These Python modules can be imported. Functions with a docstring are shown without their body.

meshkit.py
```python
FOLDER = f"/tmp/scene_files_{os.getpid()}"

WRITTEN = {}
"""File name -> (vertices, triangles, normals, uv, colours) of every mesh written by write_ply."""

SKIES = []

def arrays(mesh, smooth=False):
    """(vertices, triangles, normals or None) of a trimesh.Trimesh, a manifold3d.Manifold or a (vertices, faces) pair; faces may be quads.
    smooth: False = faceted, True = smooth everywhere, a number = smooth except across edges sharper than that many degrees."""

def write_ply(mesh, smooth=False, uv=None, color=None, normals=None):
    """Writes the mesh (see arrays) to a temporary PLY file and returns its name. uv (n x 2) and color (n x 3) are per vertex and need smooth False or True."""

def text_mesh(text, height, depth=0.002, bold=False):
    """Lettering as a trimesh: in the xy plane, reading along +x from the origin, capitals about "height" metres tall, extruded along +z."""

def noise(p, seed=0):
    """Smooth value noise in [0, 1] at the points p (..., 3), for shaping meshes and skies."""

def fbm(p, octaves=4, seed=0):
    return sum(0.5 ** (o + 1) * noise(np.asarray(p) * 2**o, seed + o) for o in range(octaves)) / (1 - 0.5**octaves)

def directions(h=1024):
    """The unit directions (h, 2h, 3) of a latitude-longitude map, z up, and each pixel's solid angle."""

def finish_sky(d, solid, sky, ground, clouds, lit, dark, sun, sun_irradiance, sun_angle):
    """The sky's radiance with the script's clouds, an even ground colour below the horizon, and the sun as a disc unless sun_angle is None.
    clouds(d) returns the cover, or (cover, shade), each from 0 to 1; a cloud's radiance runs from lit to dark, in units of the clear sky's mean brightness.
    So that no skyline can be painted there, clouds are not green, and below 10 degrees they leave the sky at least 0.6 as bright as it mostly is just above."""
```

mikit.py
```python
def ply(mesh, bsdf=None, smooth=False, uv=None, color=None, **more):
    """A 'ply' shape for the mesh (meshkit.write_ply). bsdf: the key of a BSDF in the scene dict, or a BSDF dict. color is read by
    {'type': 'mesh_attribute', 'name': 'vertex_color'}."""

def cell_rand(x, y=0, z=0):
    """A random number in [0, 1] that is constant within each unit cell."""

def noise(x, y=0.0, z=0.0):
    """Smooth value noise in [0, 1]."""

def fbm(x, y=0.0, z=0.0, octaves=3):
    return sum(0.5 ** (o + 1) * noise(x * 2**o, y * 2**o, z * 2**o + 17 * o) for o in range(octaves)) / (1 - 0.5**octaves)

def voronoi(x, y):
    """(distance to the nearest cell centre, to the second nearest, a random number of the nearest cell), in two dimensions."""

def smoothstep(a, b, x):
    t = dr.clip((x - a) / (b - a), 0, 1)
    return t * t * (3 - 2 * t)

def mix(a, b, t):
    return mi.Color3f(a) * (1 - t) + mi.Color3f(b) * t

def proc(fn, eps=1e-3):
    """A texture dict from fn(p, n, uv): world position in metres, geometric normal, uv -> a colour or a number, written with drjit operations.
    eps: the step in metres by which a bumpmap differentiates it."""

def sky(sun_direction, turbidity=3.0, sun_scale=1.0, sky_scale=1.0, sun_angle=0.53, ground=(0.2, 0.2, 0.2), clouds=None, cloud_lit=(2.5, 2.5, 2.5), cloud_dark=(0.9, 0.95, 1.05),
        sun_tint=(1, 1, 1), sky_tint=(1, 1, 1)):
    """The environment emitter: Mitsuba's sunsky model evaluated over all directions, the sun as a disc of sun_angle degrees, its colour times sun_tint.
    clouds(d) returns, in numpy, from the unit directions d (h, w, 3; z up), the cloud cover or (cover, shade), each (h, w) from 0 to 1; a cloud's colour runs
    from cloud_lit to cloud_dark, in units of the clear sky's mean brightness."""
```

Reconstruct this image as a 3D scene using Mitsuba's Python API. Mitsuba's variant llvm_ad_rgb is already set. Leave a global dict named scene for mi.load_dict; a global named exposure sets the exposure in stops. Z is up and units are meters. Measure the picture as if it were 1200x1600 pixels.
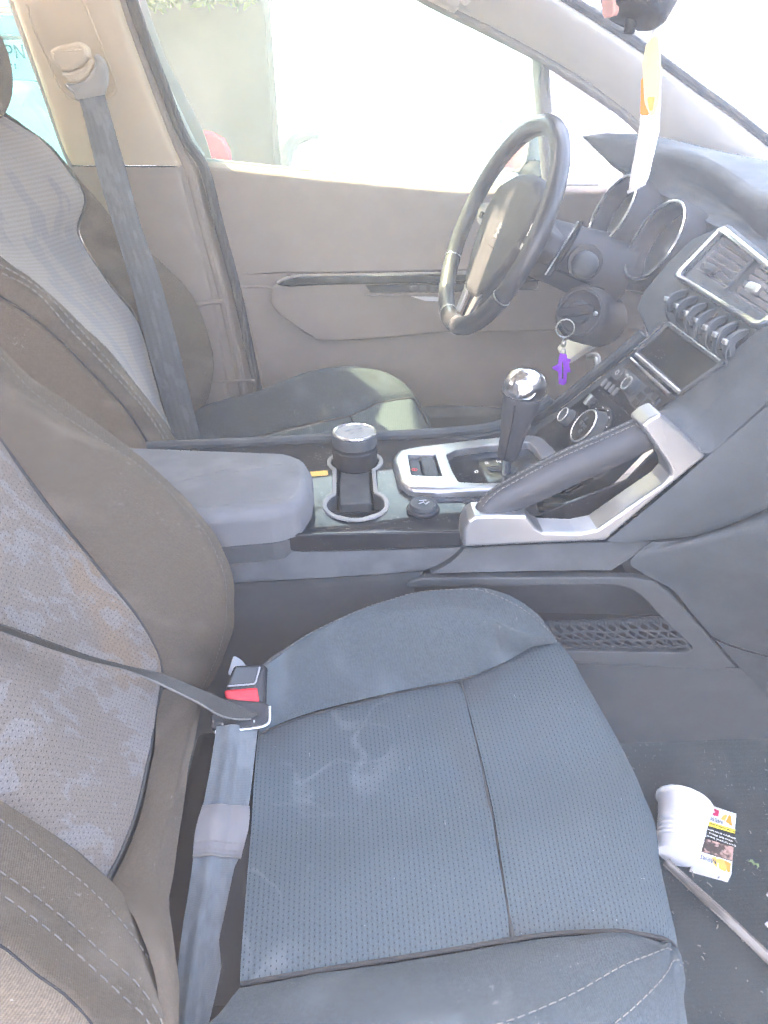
import math, random
import numpy as np, trimesh, drjit as dr, mitsuba as mi
import mikit, meshkit
from mikit import proc, noise, fbm, voronoi, cell_rand, smoothstep, mix
from shapely.geometry import Polygon, Point, LineString, box as sbox
from shapely.ops import unary_union
from scipy.interpolate import PchipInterpolator, CubicSpline
import mapbox_earcut as earcut
T = mi.ScalarTransform4f
rng = np.random.default_rng(11)
scene, labels = {}, {}

# ------------------------------------------------------------------ camera, sky, exposure
CAM = np.array([0, -.86, .90]); YAW = math.radians(3); PIT = math.radians(29.7); F = 1050.0   # F in pixels of a 1200 x 1600 frame
_fh = np.array([math.sin(YAW), math.cos(YAW), 0]); RT = np.array([math.cos(YAW), -math.sin(YAW), 0])
FW = _fh * math.cos(PIT) + np.array([0, 0, -math.sin(PIT)]); UP = np.cross(RT, FW)
scene['camera'] = {'type': 'perspective', 'fov': 2 * math.degrees(math.atan(600 / F)), 'fov_axis': 'x', 'near_clip': .02, 'far_clip': 200.0,
                   'to_world': T().look_at(origin=CAM.tolist(), target=(CAM + FW).tolist(), up=[0, 0, 1])}
SUN = (-.58, .28, 1.0)
scene['sky'] = mikit.sky(SUN, turbidity=3, sun_tint=(1.0, .91, .80), sky_tint=(.88, 1.01, 1.08), ground=(.14, .14, .14))
exposure = 5.75
HAZE = .14

# ------------------------------------------------------------------ geometry helpers
def at(px, py, x=None, y=None, z=None):
    """The point of a plane x, y or z = const that was read off the photograph at (px, py): used once, to measure the car."""
    d = FW + RT * (px - 600) / F - UP * (py - 800) / F
    t = (x - CAM[0]) / d[0] if x is not None else (y - CAM[1]) / d[1] if y is not None else (z - CAM[2]) / d[2]
    return CAM + d * t

class Frame:
    def __init__(s, o, u, n):
        s.o = np.array(o, float); s.n = np.array(n, float) / np.linalg.norm(n)
        u = np.array(u, float); u -= s.n * (u @ s.n); s.u = u / np.linalg.norm(u); s.v = np.cross(s.n, s.u)
    def px(s, px, py):
        d = FW + RT * (px - 600) / F - UP * (py - 800) / F
        p = CAM + d * (((s.o - CAM) @ s.n) / (d @ s.n)) - s.o
        return np.array([p @ s.u, p @ s.v])
    def pts(s, L): return [tuple(s.px(*q)) for q in L]
    def w(s, a, b, c=0.0): return s.o + s.u * a + s.v * b + s.n * c
    def place(s, V): V = np.asarray(V); return s.o + V[:, :1] * s.u + V[:, 1:2] * s.v + V[:, 2:3] * s.n

FZ = lambda z: Frame((0, 0, z), (1, 0, 0), (0, 0, 1))             # plan, u forward, v to the driver
FY = lambda y: Frame((0, y, 0), (1, 0, 0), (0, -1, 0))            # side elevation, n towards the passenger door

def mesh(V, Fc): return trimesh.Trimesh(np.asarray(V, float), np.asarray(Fc, int), process=False)
def cat(*L): return trimesh.util.concatenate([m for m in L if m is not None])

def resample(P, n, smooth=True):
    P = np.asarray(P, float)
    if len(P) == 1: return np.repeat(P, n, 0)
    t = np.r_[0, np.cumsum(np.linalg.norm(np.diff(P, axis=0), axis=1) + 1e-9)]
    s = np.linspace(0, t[-1], n)
    if not smooth or len(P) < 3: return np.stack([np.interp(s, t, P[:, k]) for k in range(3)], 1)
    return np.stack([PchipInterpolator(t, P[:, k])(s) for k in range(3)], 1)

def loft(rows, nu, nv, cubic=False):
    """A smooth sheet through feature lines; returns the grid (nv, nu, 3)."""
    R = np.array([resample(r, nu) for r in rows])
    d = np.linalg.norm(np.diff(R, axis=0), axis=2).mean(1); t = np.r_[0, np.cumsum(d + 1e-9)]
    s = np.linspace(0, t[-1], nv)
    I = CubicSpline if cubic else PchipInterpolator
    return I(t, R, axis=0)(s)

def gnormals(G):
    a = np.gradient(G, axis=1); b = np.gradient(G, axis=0); n = np.cross(a, b)
    return n / np.maximum(np.linalg.norm(n, axis=2, keepdims=True), 1e-12)

def edge_dist(G):
    """metres of each grid node from the four edges (v0, v1, u0, u1)"""
    dv = np.linalg.norm(np.diff(G, axis=0), axis=2); dv = np.vstack([np.zeros((1, G.shape[1])), np.cumsum(dv, 0)])
    du = np.linalg.norm(np.diff(G, axis=1), axis=2); du = np.hstack([np.zeros((G.shape[0], 1)), np.cumsum(du, 1)])
    return dv, dv[-1:] - dv, du, du[:, -1:] - du

def pillow(G, edges='', depth=.006, width=.012, sign=1):
    """padding: sinks the sheet at the named edges (a: first row, b: last row, c: first column, d: last column)"""
    D = dict(zip('abcd', edge_dist(G))); n = gnormals(G) * sign
    for e in edges: G = G - n * (depth * np.exp(-(D[e] / width) ** 1.3))[..., None]
    return G

def gmesh(G):
    nv, nu = G.shape[:2]; i = np.arange(nv * nu).reshape(nv, nu)
    a, b, c, d = i[:-1, :-1].ravel(), i[:-1, 1:].ravel(), i[1:, 1:].ravel(), i[1:, :-1].ravel()
    return mesh(G.reshape(-1, 3), np.vstack([np.stack([a, b, c], 1), np.stack([a, c, d], 1)]))

def guv(G):
    dv, _, du, _ = edge_dist(G)
    return np.stack([np.broadcast_to(du.mean(0), G.shape[:2]), np.broadcast_to(dv.mean(1)[:, None], G.shape[:2])], -1).reshape(-1, 2)

def slab(G, off):
    """closed body: the sheet, its copy moved by off, and the rim"""
    nv, nu = G.shape[:2]; m = gmesh(G); N = nv * nu
    B = G + np.asarray(off, float)
    i = np.arange(N).reshape(nv, nu); ring = np.r_[i[0, :], i[1:, -1], i[-1, -2::-1], i[-2:0:-1, 0]]; r2 = np.roll(ring, -1)
    k = np.arange(len(ring)); k2 = np.roll(k, -1); L = len(ring)   # rim with vertices of its own, so that it shades crisp
    Va, Vb = G.reshape(-1, 3), B.reshape(-1, 3)
    V = np.vstack([Va, Vb, Va[ring], Vb[ring]])
    Fc = np.vstack([m.faces, m.faces[:, ::-1] + N, np.stack([2 * N + k, 2 * N + L + k, 2 * N + k2], 1), np.stack([2 * N + k2, 2 * N + L + k, 2 * N + L + k2], 1)])
    return mesh(V, Fc)

def ring_normals(P):
    a = P - np.roll(P, 1, 0); b = np.roll(P, -1, 0) - P
    na = np.stack([a[:, 1], -a[:, 0]], 1); nb = np.stack([b[:, 1], -b[:, 0]], 1)
    na /= np.maximum(np.linalg.norm(na, axis=1, keepdims=True), 1e-12); nb /= np.maximum(np.linalg.norm(nb, axis=1, keepdims=True), 1e-12)
    n = na + nb; n /= np.maximum(np.linalg.norm(n, axis=1, keepdims=True), 1e-12)
    return n / np.maximum((n * na).sum(1, keepdims=True), .5)

def rounded(poly, r):
    if r <= 0: return poly
    q = poly.buffer(-r, quad_segs=6).buffer(2 * r, quad_segs=6).buffer(-r, quad_segs=6)
    if q.geom_type != 'Polygon': q = max(q.geoms, key=lambda g: g.area)
    return q if not q.is_empty else poly

def clean(ring, tol=1e-5):
    P = np.array(ring)[:-1]
    keep = np.linalg.norm(P - np.roll(P, 1, 0), axis=1) > tol
    return P[keep]

def plate(fr, poly, h, bevel=.002, r=.004, base=0.0, steps=3, bottom=True, hbev=None):
    """a plate of thickness h above the plane of fr (from base), corners rounded in plan by r, upper edges rounded by bevel"""
    if not hasattr(poly, 'exterior'): poly = Polygon(poly)
    if not poly.is_valid: poly = poly.buffer(0)
    poly = rounded(poly, r).simplify(2e-5)
    if poly.geom_type != 'Polygon': poly = max(poly.geoms, key=lambda g: g.area)
    poly = __import__('shapely').geometry.polygon.orient(poly, 1.0)
    rings = [clean(poly.exterior.coords)] + [clean(q.coords) for q in poly.interiors]
    prof = [(0, base)] + [(bevel * (1 - math.cos(a)), base + h - bevel + bevel * math.sin(a)) for a in np.linspace(0, math.pi / 2, steps + 1)] if bevel else [(0, base), (0, base + h)]
    V, Fc, top, bot, at0 = [], [], [], [], 0; outer = prof
    for ri, P in enumerate(rings):
        prof = outer if not ri or hbev is None else [(a * hbev / bevel, z) for a, z in outer]
        n, L = ring_normals(P), len(P); k = np.arange(L); k2 = np.roll(k, -1)
        for j, (ins, z) in enumerate(prof):
            V.append(np.c_[P - n * ins, np.full(L, z)])
            if j:
                a, b = at0 + (j - 1) * L, at0 + j * L
                Fc += [np.stack([a + k, a + k2, b + k2], 1), np.stack([a + k, b + k2, b + k], 1)]
        bot.append(at0 + k); top.append(at0 + (len(prof) - 1) * L + k); at0 += len(prof) * L
    V = np.vstack(V); ends = np.cumsum([len(q) for q in rings]).astype(np.uint32)
    it = np.concatenate(top); ib = np.concatenate(bot)
    tri = earcut.triangulate_float64(np.ascontiguousarray(V[ib][:, :2]), ends).reshape(-1, 3).astype(int)
    q = V[ib][tri][:, :, :2]; e1, e2 = q[:, 1] - q[:, 0], q[:, 2] - q[:, 0]; cr = e1[:, 0] * e2[:, 1] - e1[:, 1] * e2[:, 0]
    if cr.sum() < 0: tri = tri[:, ::-1]
    Fc.append(it[tri])
    if bottom: Fc.append(ib[tri][:, ::-1])
    return mesh(fr.place(V), np.vstack(Fc))

def frame_of(P):
    P = np.asarray(P, float); t = np.gradient(P, axis=0); t /= np.maximum(np.linalg.norm(t, axis=1, keepdims=True), 1e-12)
    return t

def tube(P, r, n=12, closed=False, flat=1.0, up=None, caps=True, samples=None, section=None):
    """a round (or, with flat, oval; or any section (k,2)) bar along P; r a number or one per point"""
    P = np.asarray(P, float)
    if samples:
        rr = np.interp(np.linspace(0, 1, samples), np.linspace(0, 1, len(P)), np.broadcast_to(r, len(P)))
        P = resample(np.vstack([P, P[:1]]) if closed else P, samples + closed); r = rr
        if closed: P = P[:-1]
    t = (np.roll(P, -1, 0) - np.roll(P, 1, 0)) if closed else np.gradient(P, axis=0)
    t /= np.maximum(np.linalg.norm(t, axis=1, keepdims=True), 1e-12)
    a = np.zeros_like(P)
    ref = np.array(up if up is not None else ([0, 0, 1] if abs(t[0][2]) < .9 else [1, 0, 0]), float)
    for i in range(len(P)):
        v = (ref if up is not None or i == 0 else a[i - 1]); v = v - t[i] * (v @ t[i]); a[i] = v / max(np.linalg.norm(v), 1e-9)
    b = np.cross(t, a)
    if section is None:
        ph = np.arange(n) * 2 * math.pi / n; section = np.stack([np.cos(ph), np.sin(ph) * flat], 1)
    n = len(section); r = np.broadcast_to(r, len(P))
    V = (P[:, None] + r[:, None, None] * (section[None, :, :1] * a[:, None] + section[None, :, 1:] * b[:, None])).reshape(-1, 3)
    i = np.arange(len(P) * n).reshape(len(P), n); j = np.roll(i, -1, 1)
    rows = range(len(P) if closed else len(P) - 1); Fc = []
    for q in rows:
        q2 = (q + 1) % len(P)
        Fc += [np.stack([i[q], j[q], j[q2]], 1), np.stack([i[q], j[q2], i[q2]], 1)]
    Fc = np.vstack(Fc)
    if caps and not closed:
        V = np.vstack([V, P[:1], P[-1:]]); c0, c1 = len(V) - 2, len(V) - 1
        Fc = np.vstack([Fc, np.stack([j[0], i[0], np.full(n, c0)], 1), np.stack([i[-1], j[-1], np.full(n, c1)], 1)])
    return mesh(V, Fc)

def lathe(prof, o, axis, n=40, ref=None, flat=1.0):
    """prof: (radius, height) list; closed with caps where it ends off the axis"""
    o = np.array(o, float); ax = np.array(axis, float); ax /= np.linalg.norm(ax)
    ref = np.array(ref if ref is not None else ([1, 0, 0] if abs(ax[0]) < .9 else [0, 1, 0]), float); a = ref - ax * (ref @ ax); a /= np.linalg.norm(a); b = np.cross(ax, a)
    prof = list(prof)
    if prof[0][0] > 1e-6: prof = [(1e-6, prof[0][1])] + prof
    if prof[-1][0] > 1e-6: prof = prof + [(1e-6, prof[-1][1])]
    ph = np.arange(n) * 2 * math.pi / n; c, s = np.cos(ph), np.sin(ph) * flat
    V = np.vstack([o + ax * h + r * (c[:, None] * a + s[:, None] * b) for r, h in prof])
    i = np.arange(len(prof) * n).reshape(-1, n); j = np.roll(i, -1, 1)
    return mesh(V, np.vstack([np.vstack([np.stack([i[q], j[q], j[q + 1]], 1), np.stack([i[q], j[q + 1], i[q + 1]], 1)]) for q in range(len(prof) - 1)]))

def disc_ring(o, axis, r0, r1, h, n=48):
    """a flat ring"""
    o = np.array(o, float); fr = Frame(o, np.cross(axis, [.3, .9, .1]), axis)
    return plate(fr, Point(0, 0).buffer(r1, quad_segs=n // 4).difference(Point(0, 0).buffer(r0, quad_segs=n // 4)), h, bevel=min(h, r1 - r0) * .3, r=0)

def bar(fr, u0, u1, v0, v1, h, bevel=.001, r=.001, base=0.0):
    return plate(fr, sbox(min(u0, u1), min(v0, v1), max(u0, u1), max(v0, v1)), h, bevel, r, base)

def rbox(lo, hi, r=.004):
    """an upright box with rounded edges between two corners"""
    lo, hi = np.minimum(lo, hi), np.maximum(lo, hi)
    return plate(Frame((0, 0, lo[2]), (1, 0, 0), (0, 0, 1)), sbox(lo[0], lo[1], hi[0], hi[1]), hi[2] - lo[2], r, r)

def stitches(P, length=.006, gap=.003, r=.0006, lift=(0, 0, .0008)):
    """a row of thread stitches along P"""
    P = np.asarray(P, float); t = np.r_[0, np.cumsum(np.linalg.norm(np.diff(P, axis=0), axis=1))]; L = []
    f = lambda s: np.array([np.interp(s, t, P[:, k]) for k in range(3)])
    s = 0.0
    while s + length < t[-1]:
        a, b = f(s), f(s + length); m = (a + b) / 2 + np.asarray(lift) * 1.2
        L.append(tube(np.array([a + np.asarray(lift) * .2, m, b + np.asarray(lift) * .2]), r, 5)); s += length + gap
    return cat(*L)

def grid_at(G, fu, fv):
    """point(s) of a grid at fractions"""
    from scipy.interpolate import RegularGridInterpolator
    nv, nu = G.shape[:2]
    I = RegularGridInterpolator((np.linspace(0, 1, nv), np.linspace(0, 1, nu)), G)
    return I(np.stack(np.broadcast_arrays(fv, fu), -1))

def key_for(name):
    if name not in scene and name not in labels: return name
    k = 1
    while f'{name}_{k:03d}' in scene or f'{name}_{k:03d}' in labels: k += 1
    return f'{name}_{k:03d}'

def thing(name, label, cat_, group=None, kind=None):
    k = key_for(name); labels[k] = {'label': label, 'category': cat_}
    if group: labels[k]['group'] = group
    if kind: labels[k]['kind'] = kind
    return k

def part(parent, name, m, bsdf, smooth=35, uv=None, label=None, kind=None):
    k = key_for(parent + '__' + name)
    scene[k] = mikit.ply(m, bsdf, smooth=smooth, uv=uv)
    if label: labels[k] = {'label': label}
    if kind: labels.setdefault(k, {})['kind'] = kind
    return k

def gpart(parent, name, G, bsdf, label=None, off=None):
    """a lofted sheet as a part, with uv in metres"""
    k = key_for(parent + '__' + name)
    if off is None: scene[k] = mikit.ply(gmesh(G), bsdf, smooth=True, uv=guv(G))
    else:
        m = slab(G, off); u = guv(G); nv, nu = G.shape[:2]; i = np.arange(nv * nu).reshape(nv, nu)
        ring = np.r_[i[0, :], i[1:, -1], i[-1, -2::-1], i[-2:0:-1, 0]]
        scene[k] = mikit.ply(m, bsdf, smooth=True, uv=np.vstack([u, u, u[ring], u[ring] + .002]))
    if label: labels[k] = {'label': label}
    return k

def single(name, m, bsdf, label, cat_=None, smooth=35, kind=None, uv=None, group=None):
    k = key_for(name); scene[k] = mikit.ply(m, bsdf, smooth=smooth, uv=uv); labels[k] = {'label': label}
    if cat_: labels[k]['category'] = cat_
    if kind: labels[k]['kind'] = kind
    if group: labels[k]['group'] = group
    return k

def structure(name, m, bsdf, label, smooth=35, uv=None): return single(name, m, bsdf, label, name.replace('_', ' '), smooth, 'structure', uv)

# ------------------------------------------------------------------ materials (each one once)
def two(d): return {'type': 'twosided', 'bsdf': d}
def pr(name, col, rough, spec=.5, metallic=0.0, bump=None, bscale=1.0, **k):
    c = {'type': 'rgb', 'value': list(col)} if isinstance(col, (tuple, list)) else col
    d = {'type': 'principled', 'base_color': c, 'roughness': rough, **({'metallic': metallic} if metallic else {'specular': spec}), **k}
    if bump is not None: d = {'type': 'bumpmap', 'arbitrary': bump, 'scale': bscale, 'bsdf': d}
    scene[name] = two(d); return name

def grain(p, n, uv):        # leather-like moulded grain of soft-touch plastic
    d = fbm(p.x * 900, p.y * 900, p.z * 900, octaves=2)
    return d * .00022
def dusty(base, amount=.5):
    def fn(p, n, uv):
        d = fbm(p.x * 28, p.y * 28, p.z * 28, octaves=4); s = noise(p.x * 700, p.y * 700, p.z * 700)
        up = dr.clip(dr.abs(n.z), 0, 1)
        return mix(base, [b * 1.35 + .018 for b in base], amount * (.25 + .75 * up) * smoothstep(.35, .75, d) + .12 * (s - .5))
    return fn
GR = proc(grain, eps=.0004)
pr('m_dash', proc(dusty((.050, .059, .066), .5)), .55, .35, bump=GR)
pr('m_plastic', proc(dusty((.056, .062, .067), .6)), .55, .35, bump=GR)
pr('m_door', proc(dusty((.24, .20, .172), .3)), .60, .3, bump=GR)
pr('m_armrest', proc(dusty((.15, .152, .158), .4)), .6, .35, bump=GR)
pr('m_glosswheel', (.02, .022, .026), .10, .6, clearcoat=1.0)
pr('m_hub', proc(dusty((.045, .048, .053), .3)), .5, .4, bump=GR)
pr('m_greytrim', (.30, .29, .27), .6, .3)
pr('m_pinkplastic', (.62, .36, .32), .5, .3)
pr('m_band', (.20, .19, .188), .6, .3)
pr('m_paleyellow', (.82, .70, .38), .5, .3)
pr('m_sleeve', (.82, .82, .82), .25, .6)
pr('m_column', (.05, .05, .054), .55, .3)
pr('m_seam', (.025, .026, .028), .8, .2)
pr('m_creases', (.06, .06, .06), .9, .1)
pr('m_black', (.022, .023, .026), .45, .4)
pr('m_rubber', (.03, .03, .032), .7, .3)
def gloss_rough(p, n, uv):  # wiped dust on the gloss black
    return .03 + .10 * smoothstep(.5, .85, fbm(p.x * 30, p.y * 30, p.z * 30, octaves=4))
def gloss_col(p, n, uv):
    sp = smoothstep(.80, .86, noise(p.x * 420, p.y * 420, p.z * 420)) * smoothstep(.4, .7, fbm(p.x * 22, p.y * 22, p.z * 22))
    return mix((.014, .016, .020), (.16, .16, .16), sp * .5)
pr('m_gloss', proc(gloss_col), proc(gloss_rough), .35, clearcoat=.15, clearcoat_gloss=.97)
def satin_rough(p, n, uv): return .26 + .10 * fbm(p.x * 60, p.y * 60, p.z * 60)
pr('m_silver', (.50, .50, .51), proc(satin_rough), metallic=.85)
pr('m_chrome', (.85, .85, .86), .10, metallic=1.0)
pr('m_dullchrome', (.6, .6, .6), .3, metallic=1.0)
pr('m_screen', (.016, .018, .018), .22, .35)
pr('m_leather', (.052, .054, .060), .42, .45, bump=proc(lambda p, n, uv: fbm(p.x * 420, p.y * 420, p.z * 420, octaves=2) * .0004, eps=.0006))
pr('m_wheel', (.040, .042, .046), .26, .6, bump=proc(lambda p, n, uv: fbm(p.x * 380, p.y * 380, p.z * 380, octaves=2) * .0003, eps=.0006))
pr('m_beige', (.56, .46, .33), .6, .3, bump=proc(lambda p, n, uv: noise(p.x * 700, p.y * 700, p.z * 700) * .00012, eps=.0005))
pr('m_headliner', (.55, .52, .48), .9, .1)
pr('m_thread', (.20, .19, .175), .8, .2)
pr('m_red', (.62, .03, .045), .4, .4)
pr('m_white_print', (.75, .75, .75), .5, .3)
pr('m_grey_print', (.35, .36, .38), .5, .3)
pr('m_red_print', (.75, .05, .06), .5, .3)

# cloth: uv in metres along the sheet
def twill(uv, p1, p2):
    a = dr.sin((uv.x + uv.y * .6) * (2 * math.pi / p1)); b = dr.sin(uv.y * (2 * math.pi / p2))
    return .5 + .5 * a * (.7 + .3 * b)
def bolster_col(base):
    def fn(p, n, uv):
        w = twill(uv, .0017, .0013); d = fbm(uv.x * 14, uv.y * 14, 3.0, octaves=4); s = noise(uv.x * 900, uv.y * 900)
        lint = smoothstep(.93, .97, noise(uv.x * 300, uv.y * 300, 5.0)) * smoothstep(.55, .75, fbm(uv.x * 9, uv.y * 9, 8.0))
        c = mix([b * .62 for b in base], [b * 1.25 for b in base], .55 * w + .45 * s)
        c = mix(c, [b * 1.5 + .02 for b in base], .55 * smoothstep(.5, .8, d))
        return mix(c, (.30, .29, .28), lint * .35)
    return fn
def bolster_bump(p, n, uv): return twill(uv, .0017, .0013) * .00030 + fbm(uv.x * 60, uv.y * 60, octaves=3) * .0010
BB = proc(bolster_bump, eps=.0004)
pr('m_bolster', proc(bolster_col((.118, .096, .072))), .85, .2, bump=BB, sheen=.35)
pr('m_bolster_blue', proc(bolster_col((.074, .091, .100))), .85, .2, bump=BB, sheen=.35)

def holes(uv, p, k):
    """perforations: rows at pitch p, every other row shifted"""
    r = dr.floor(uv.x / p); x = uv.x / p - r - .5; y = uv.y / (p * k) + .5 * (r - 2 * dr.floor(r / 2)); y = y - dr.floor(y) - .5
    return 1 - smoothstep(.07, .17, dr.sqrt(dr.square(x) + dr.square(y * k * .62)))
def cushion_col(p, n, uv):
    h = holes(uv, .0047, 1.2); rib = .5 + .5 * dr.cos(uv.x * (2 * math.pi / .0047)); s = noise(uv.x * 1100, uv.y * 1100)
    q = fbm(uv.x * 9, uv.y * 9, 11.0); w = noise(uv.x * 17 + 3 * q, uv.y * 17 - 3 * q + 7, 2.0); w2 = noise(uv.x * 26 - 2 * q, uv.y * 26 + 2 * q, 8.0); nz = .35 + .65 * smoothstep(.3, .6, fbm(uv.x * 90, uv.y * 90, 3.0))
    ring = (smoothstep(.46, .54, w) * (1 - smoothstep(.55, .66, w)) + .8 * smoothstep(.58, .64, w2) * (1 - smoothstep(.66, .76, w2))) * smoothstep(.30, .48, fbm(uv.x * 6 + 9, uv.y * 6, 6.0)) * nz
    c = mix((.060, .081, .093), (.092, .116, .130), .5 * s + .35 * rib + .25 * fbm(uv.x * 16, uv.y * 16))
    worn = smoothstep(.42, .62, fbm(uv.x * 8 + 31, uv.y * 8 + 4, 4.0))
    c = mix(c, (.080, .080, .080), .35 * worn)
    c = mix(c, (.185, .205, .215), .46 * ring * (1 - smoothstep(-.02, .07, p.x)))
    lint = smoothstep(.975, .99, noise(uv.x * 240, uv.y * 240, 9.0))
    return mix(mix(c, (.30, .31, .32), lint * .5), (.022, .027, .034), h * .62)
def cushion_bump(p, n, uv):
    return -holes(uv, .0047, 1.2) * .0005 + dr.cos(uv.x * (2 * math.pi / .0047)) * .00022 + fbm(uv.x * 40, uv.y * 40, octaves=3) * .0012
pr('m_cushion', proc(cushion_col), .85, .2, bump=proc(cushion_bump, eps=.0004), sheen=.4)
def back_col(p, n, uv):
    h = holes(uv, .0047, 1.2); s = noise(uv.x * 1100, uv.y * 1100)
    wx = uv.x + .012 * (fbm(uv.x * 60, uv.y * 60, 3.0) - .5); wy = uv.y + .03 * (fbm(uv.x * 40, uv.y * 40, 7.0) - .5)
    a = fbm(wx * 40 + wy * 16, wy * 84 - wx * 34, 1.0, octaves=5) + .55 * (fbm(uv.x * 9, uv.y * 9, 13.0) - .5)
    st = smoothstep(.44, .56, a)
    warm = smoothstep(.50, .66, fbm(uv.x * 7 + 3, uv.y * 7 + 1, 5.0))
    c = mix((.190, .162, .138), (.235, .168, .108), .6 * warm)
    c = mix(c, (.225, .222, .222), .55 * st)
    c = c * (.82 + .36 * s)
    return mix(c, (.035, .037, .042), h * .6)
pr('m_backpanel', proc(back_col), .85, .2, bump=proc(cushion_bump, eps=.0004), sheen=.4)
def rib_col(p, n, uv):      # driver's seat, horizontally ribbed light cloth
    r = .5 + .5 * dr.sin(uv.x * (2 * math.pi / .0075)); s = noise(uv.x * 900, uv.y * 900)
    st = smoothstep(.50, .60, fbm(uv.x * 9, uv.y * 22, 4.0, octaves=4))
    return mix((.27, .245, .22), (.37, .34, .31), .32 * r + .3 * s) * (1 - .15 * st) + mix((0, 0, 0), (.0, .012, .03), st)
pr('m_ribbed', proc(rib_col), .85, .2, bump=proc(lambda p, n, uv: dr.sin(uv.x * (2 * math.pi / .0075)) * .0004, eps=.0005), sheen=.4)
def belt_col(p, n, uv):
    t = .5 + .5 * dr.sin(uv.x * (2 * math.pi / .0016)); e = dr.abs(uv.y - .024); s = noise(uv.x * 300, uv.y * 900)
    stripe = .5 + .5 * dr.sin(uv.y * (2 * math.pi / .0125)); wear = smoothstep(.55, .75, fbm(uv.x * 30, uv.y * 70, 2.0))
    c = mix((.095, .110, .118), (.140, .158, .168), .35 * t + .35 * s + .3 * stripe)
    return mix(c, (.20, .22, .235), .4 * wear)
pr('m_belt', proc(belt_col), .6, .35, bump=proc(lambda p, n, uv: dr.sin(uv.x * (2 * math.pi / .0016)) * dr.sin(uv.y * (2 * math.pi / .0022)) * .00012, eps=.0004), sheen=.2)
def carpet_col(p, n, uv):
    s = noise(p.x * 800, p.y * 800, p.z * 800); d = fbm(p.x * 9, p.y * 9, octaves=4); g = smoothstep(.86, .90, noise(p.x * 330, p.y * 330))
    rib = .5 + .5 * dr.sin(p.y * (2 * math.pi / .006))
    c = mix((.026, .037, .042), (.056, .073, .079), .60 * s + .12 * rib)
    c = mix(c, (.072, .082, .084), .5 * smoothstep(.45, .75, d))
    return mix(c, (.24, .24, .23), .3 * g * smoothstep(.5, .7, fbm(p.x * 22, p.y * 22)))
def beltd_col(p, n, uv): return mix((.040, .040, .038), (.075, .075, .070), .5 + .5 * dr.sin(uv.x * (2 * math.pi / .0016)))
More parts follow.
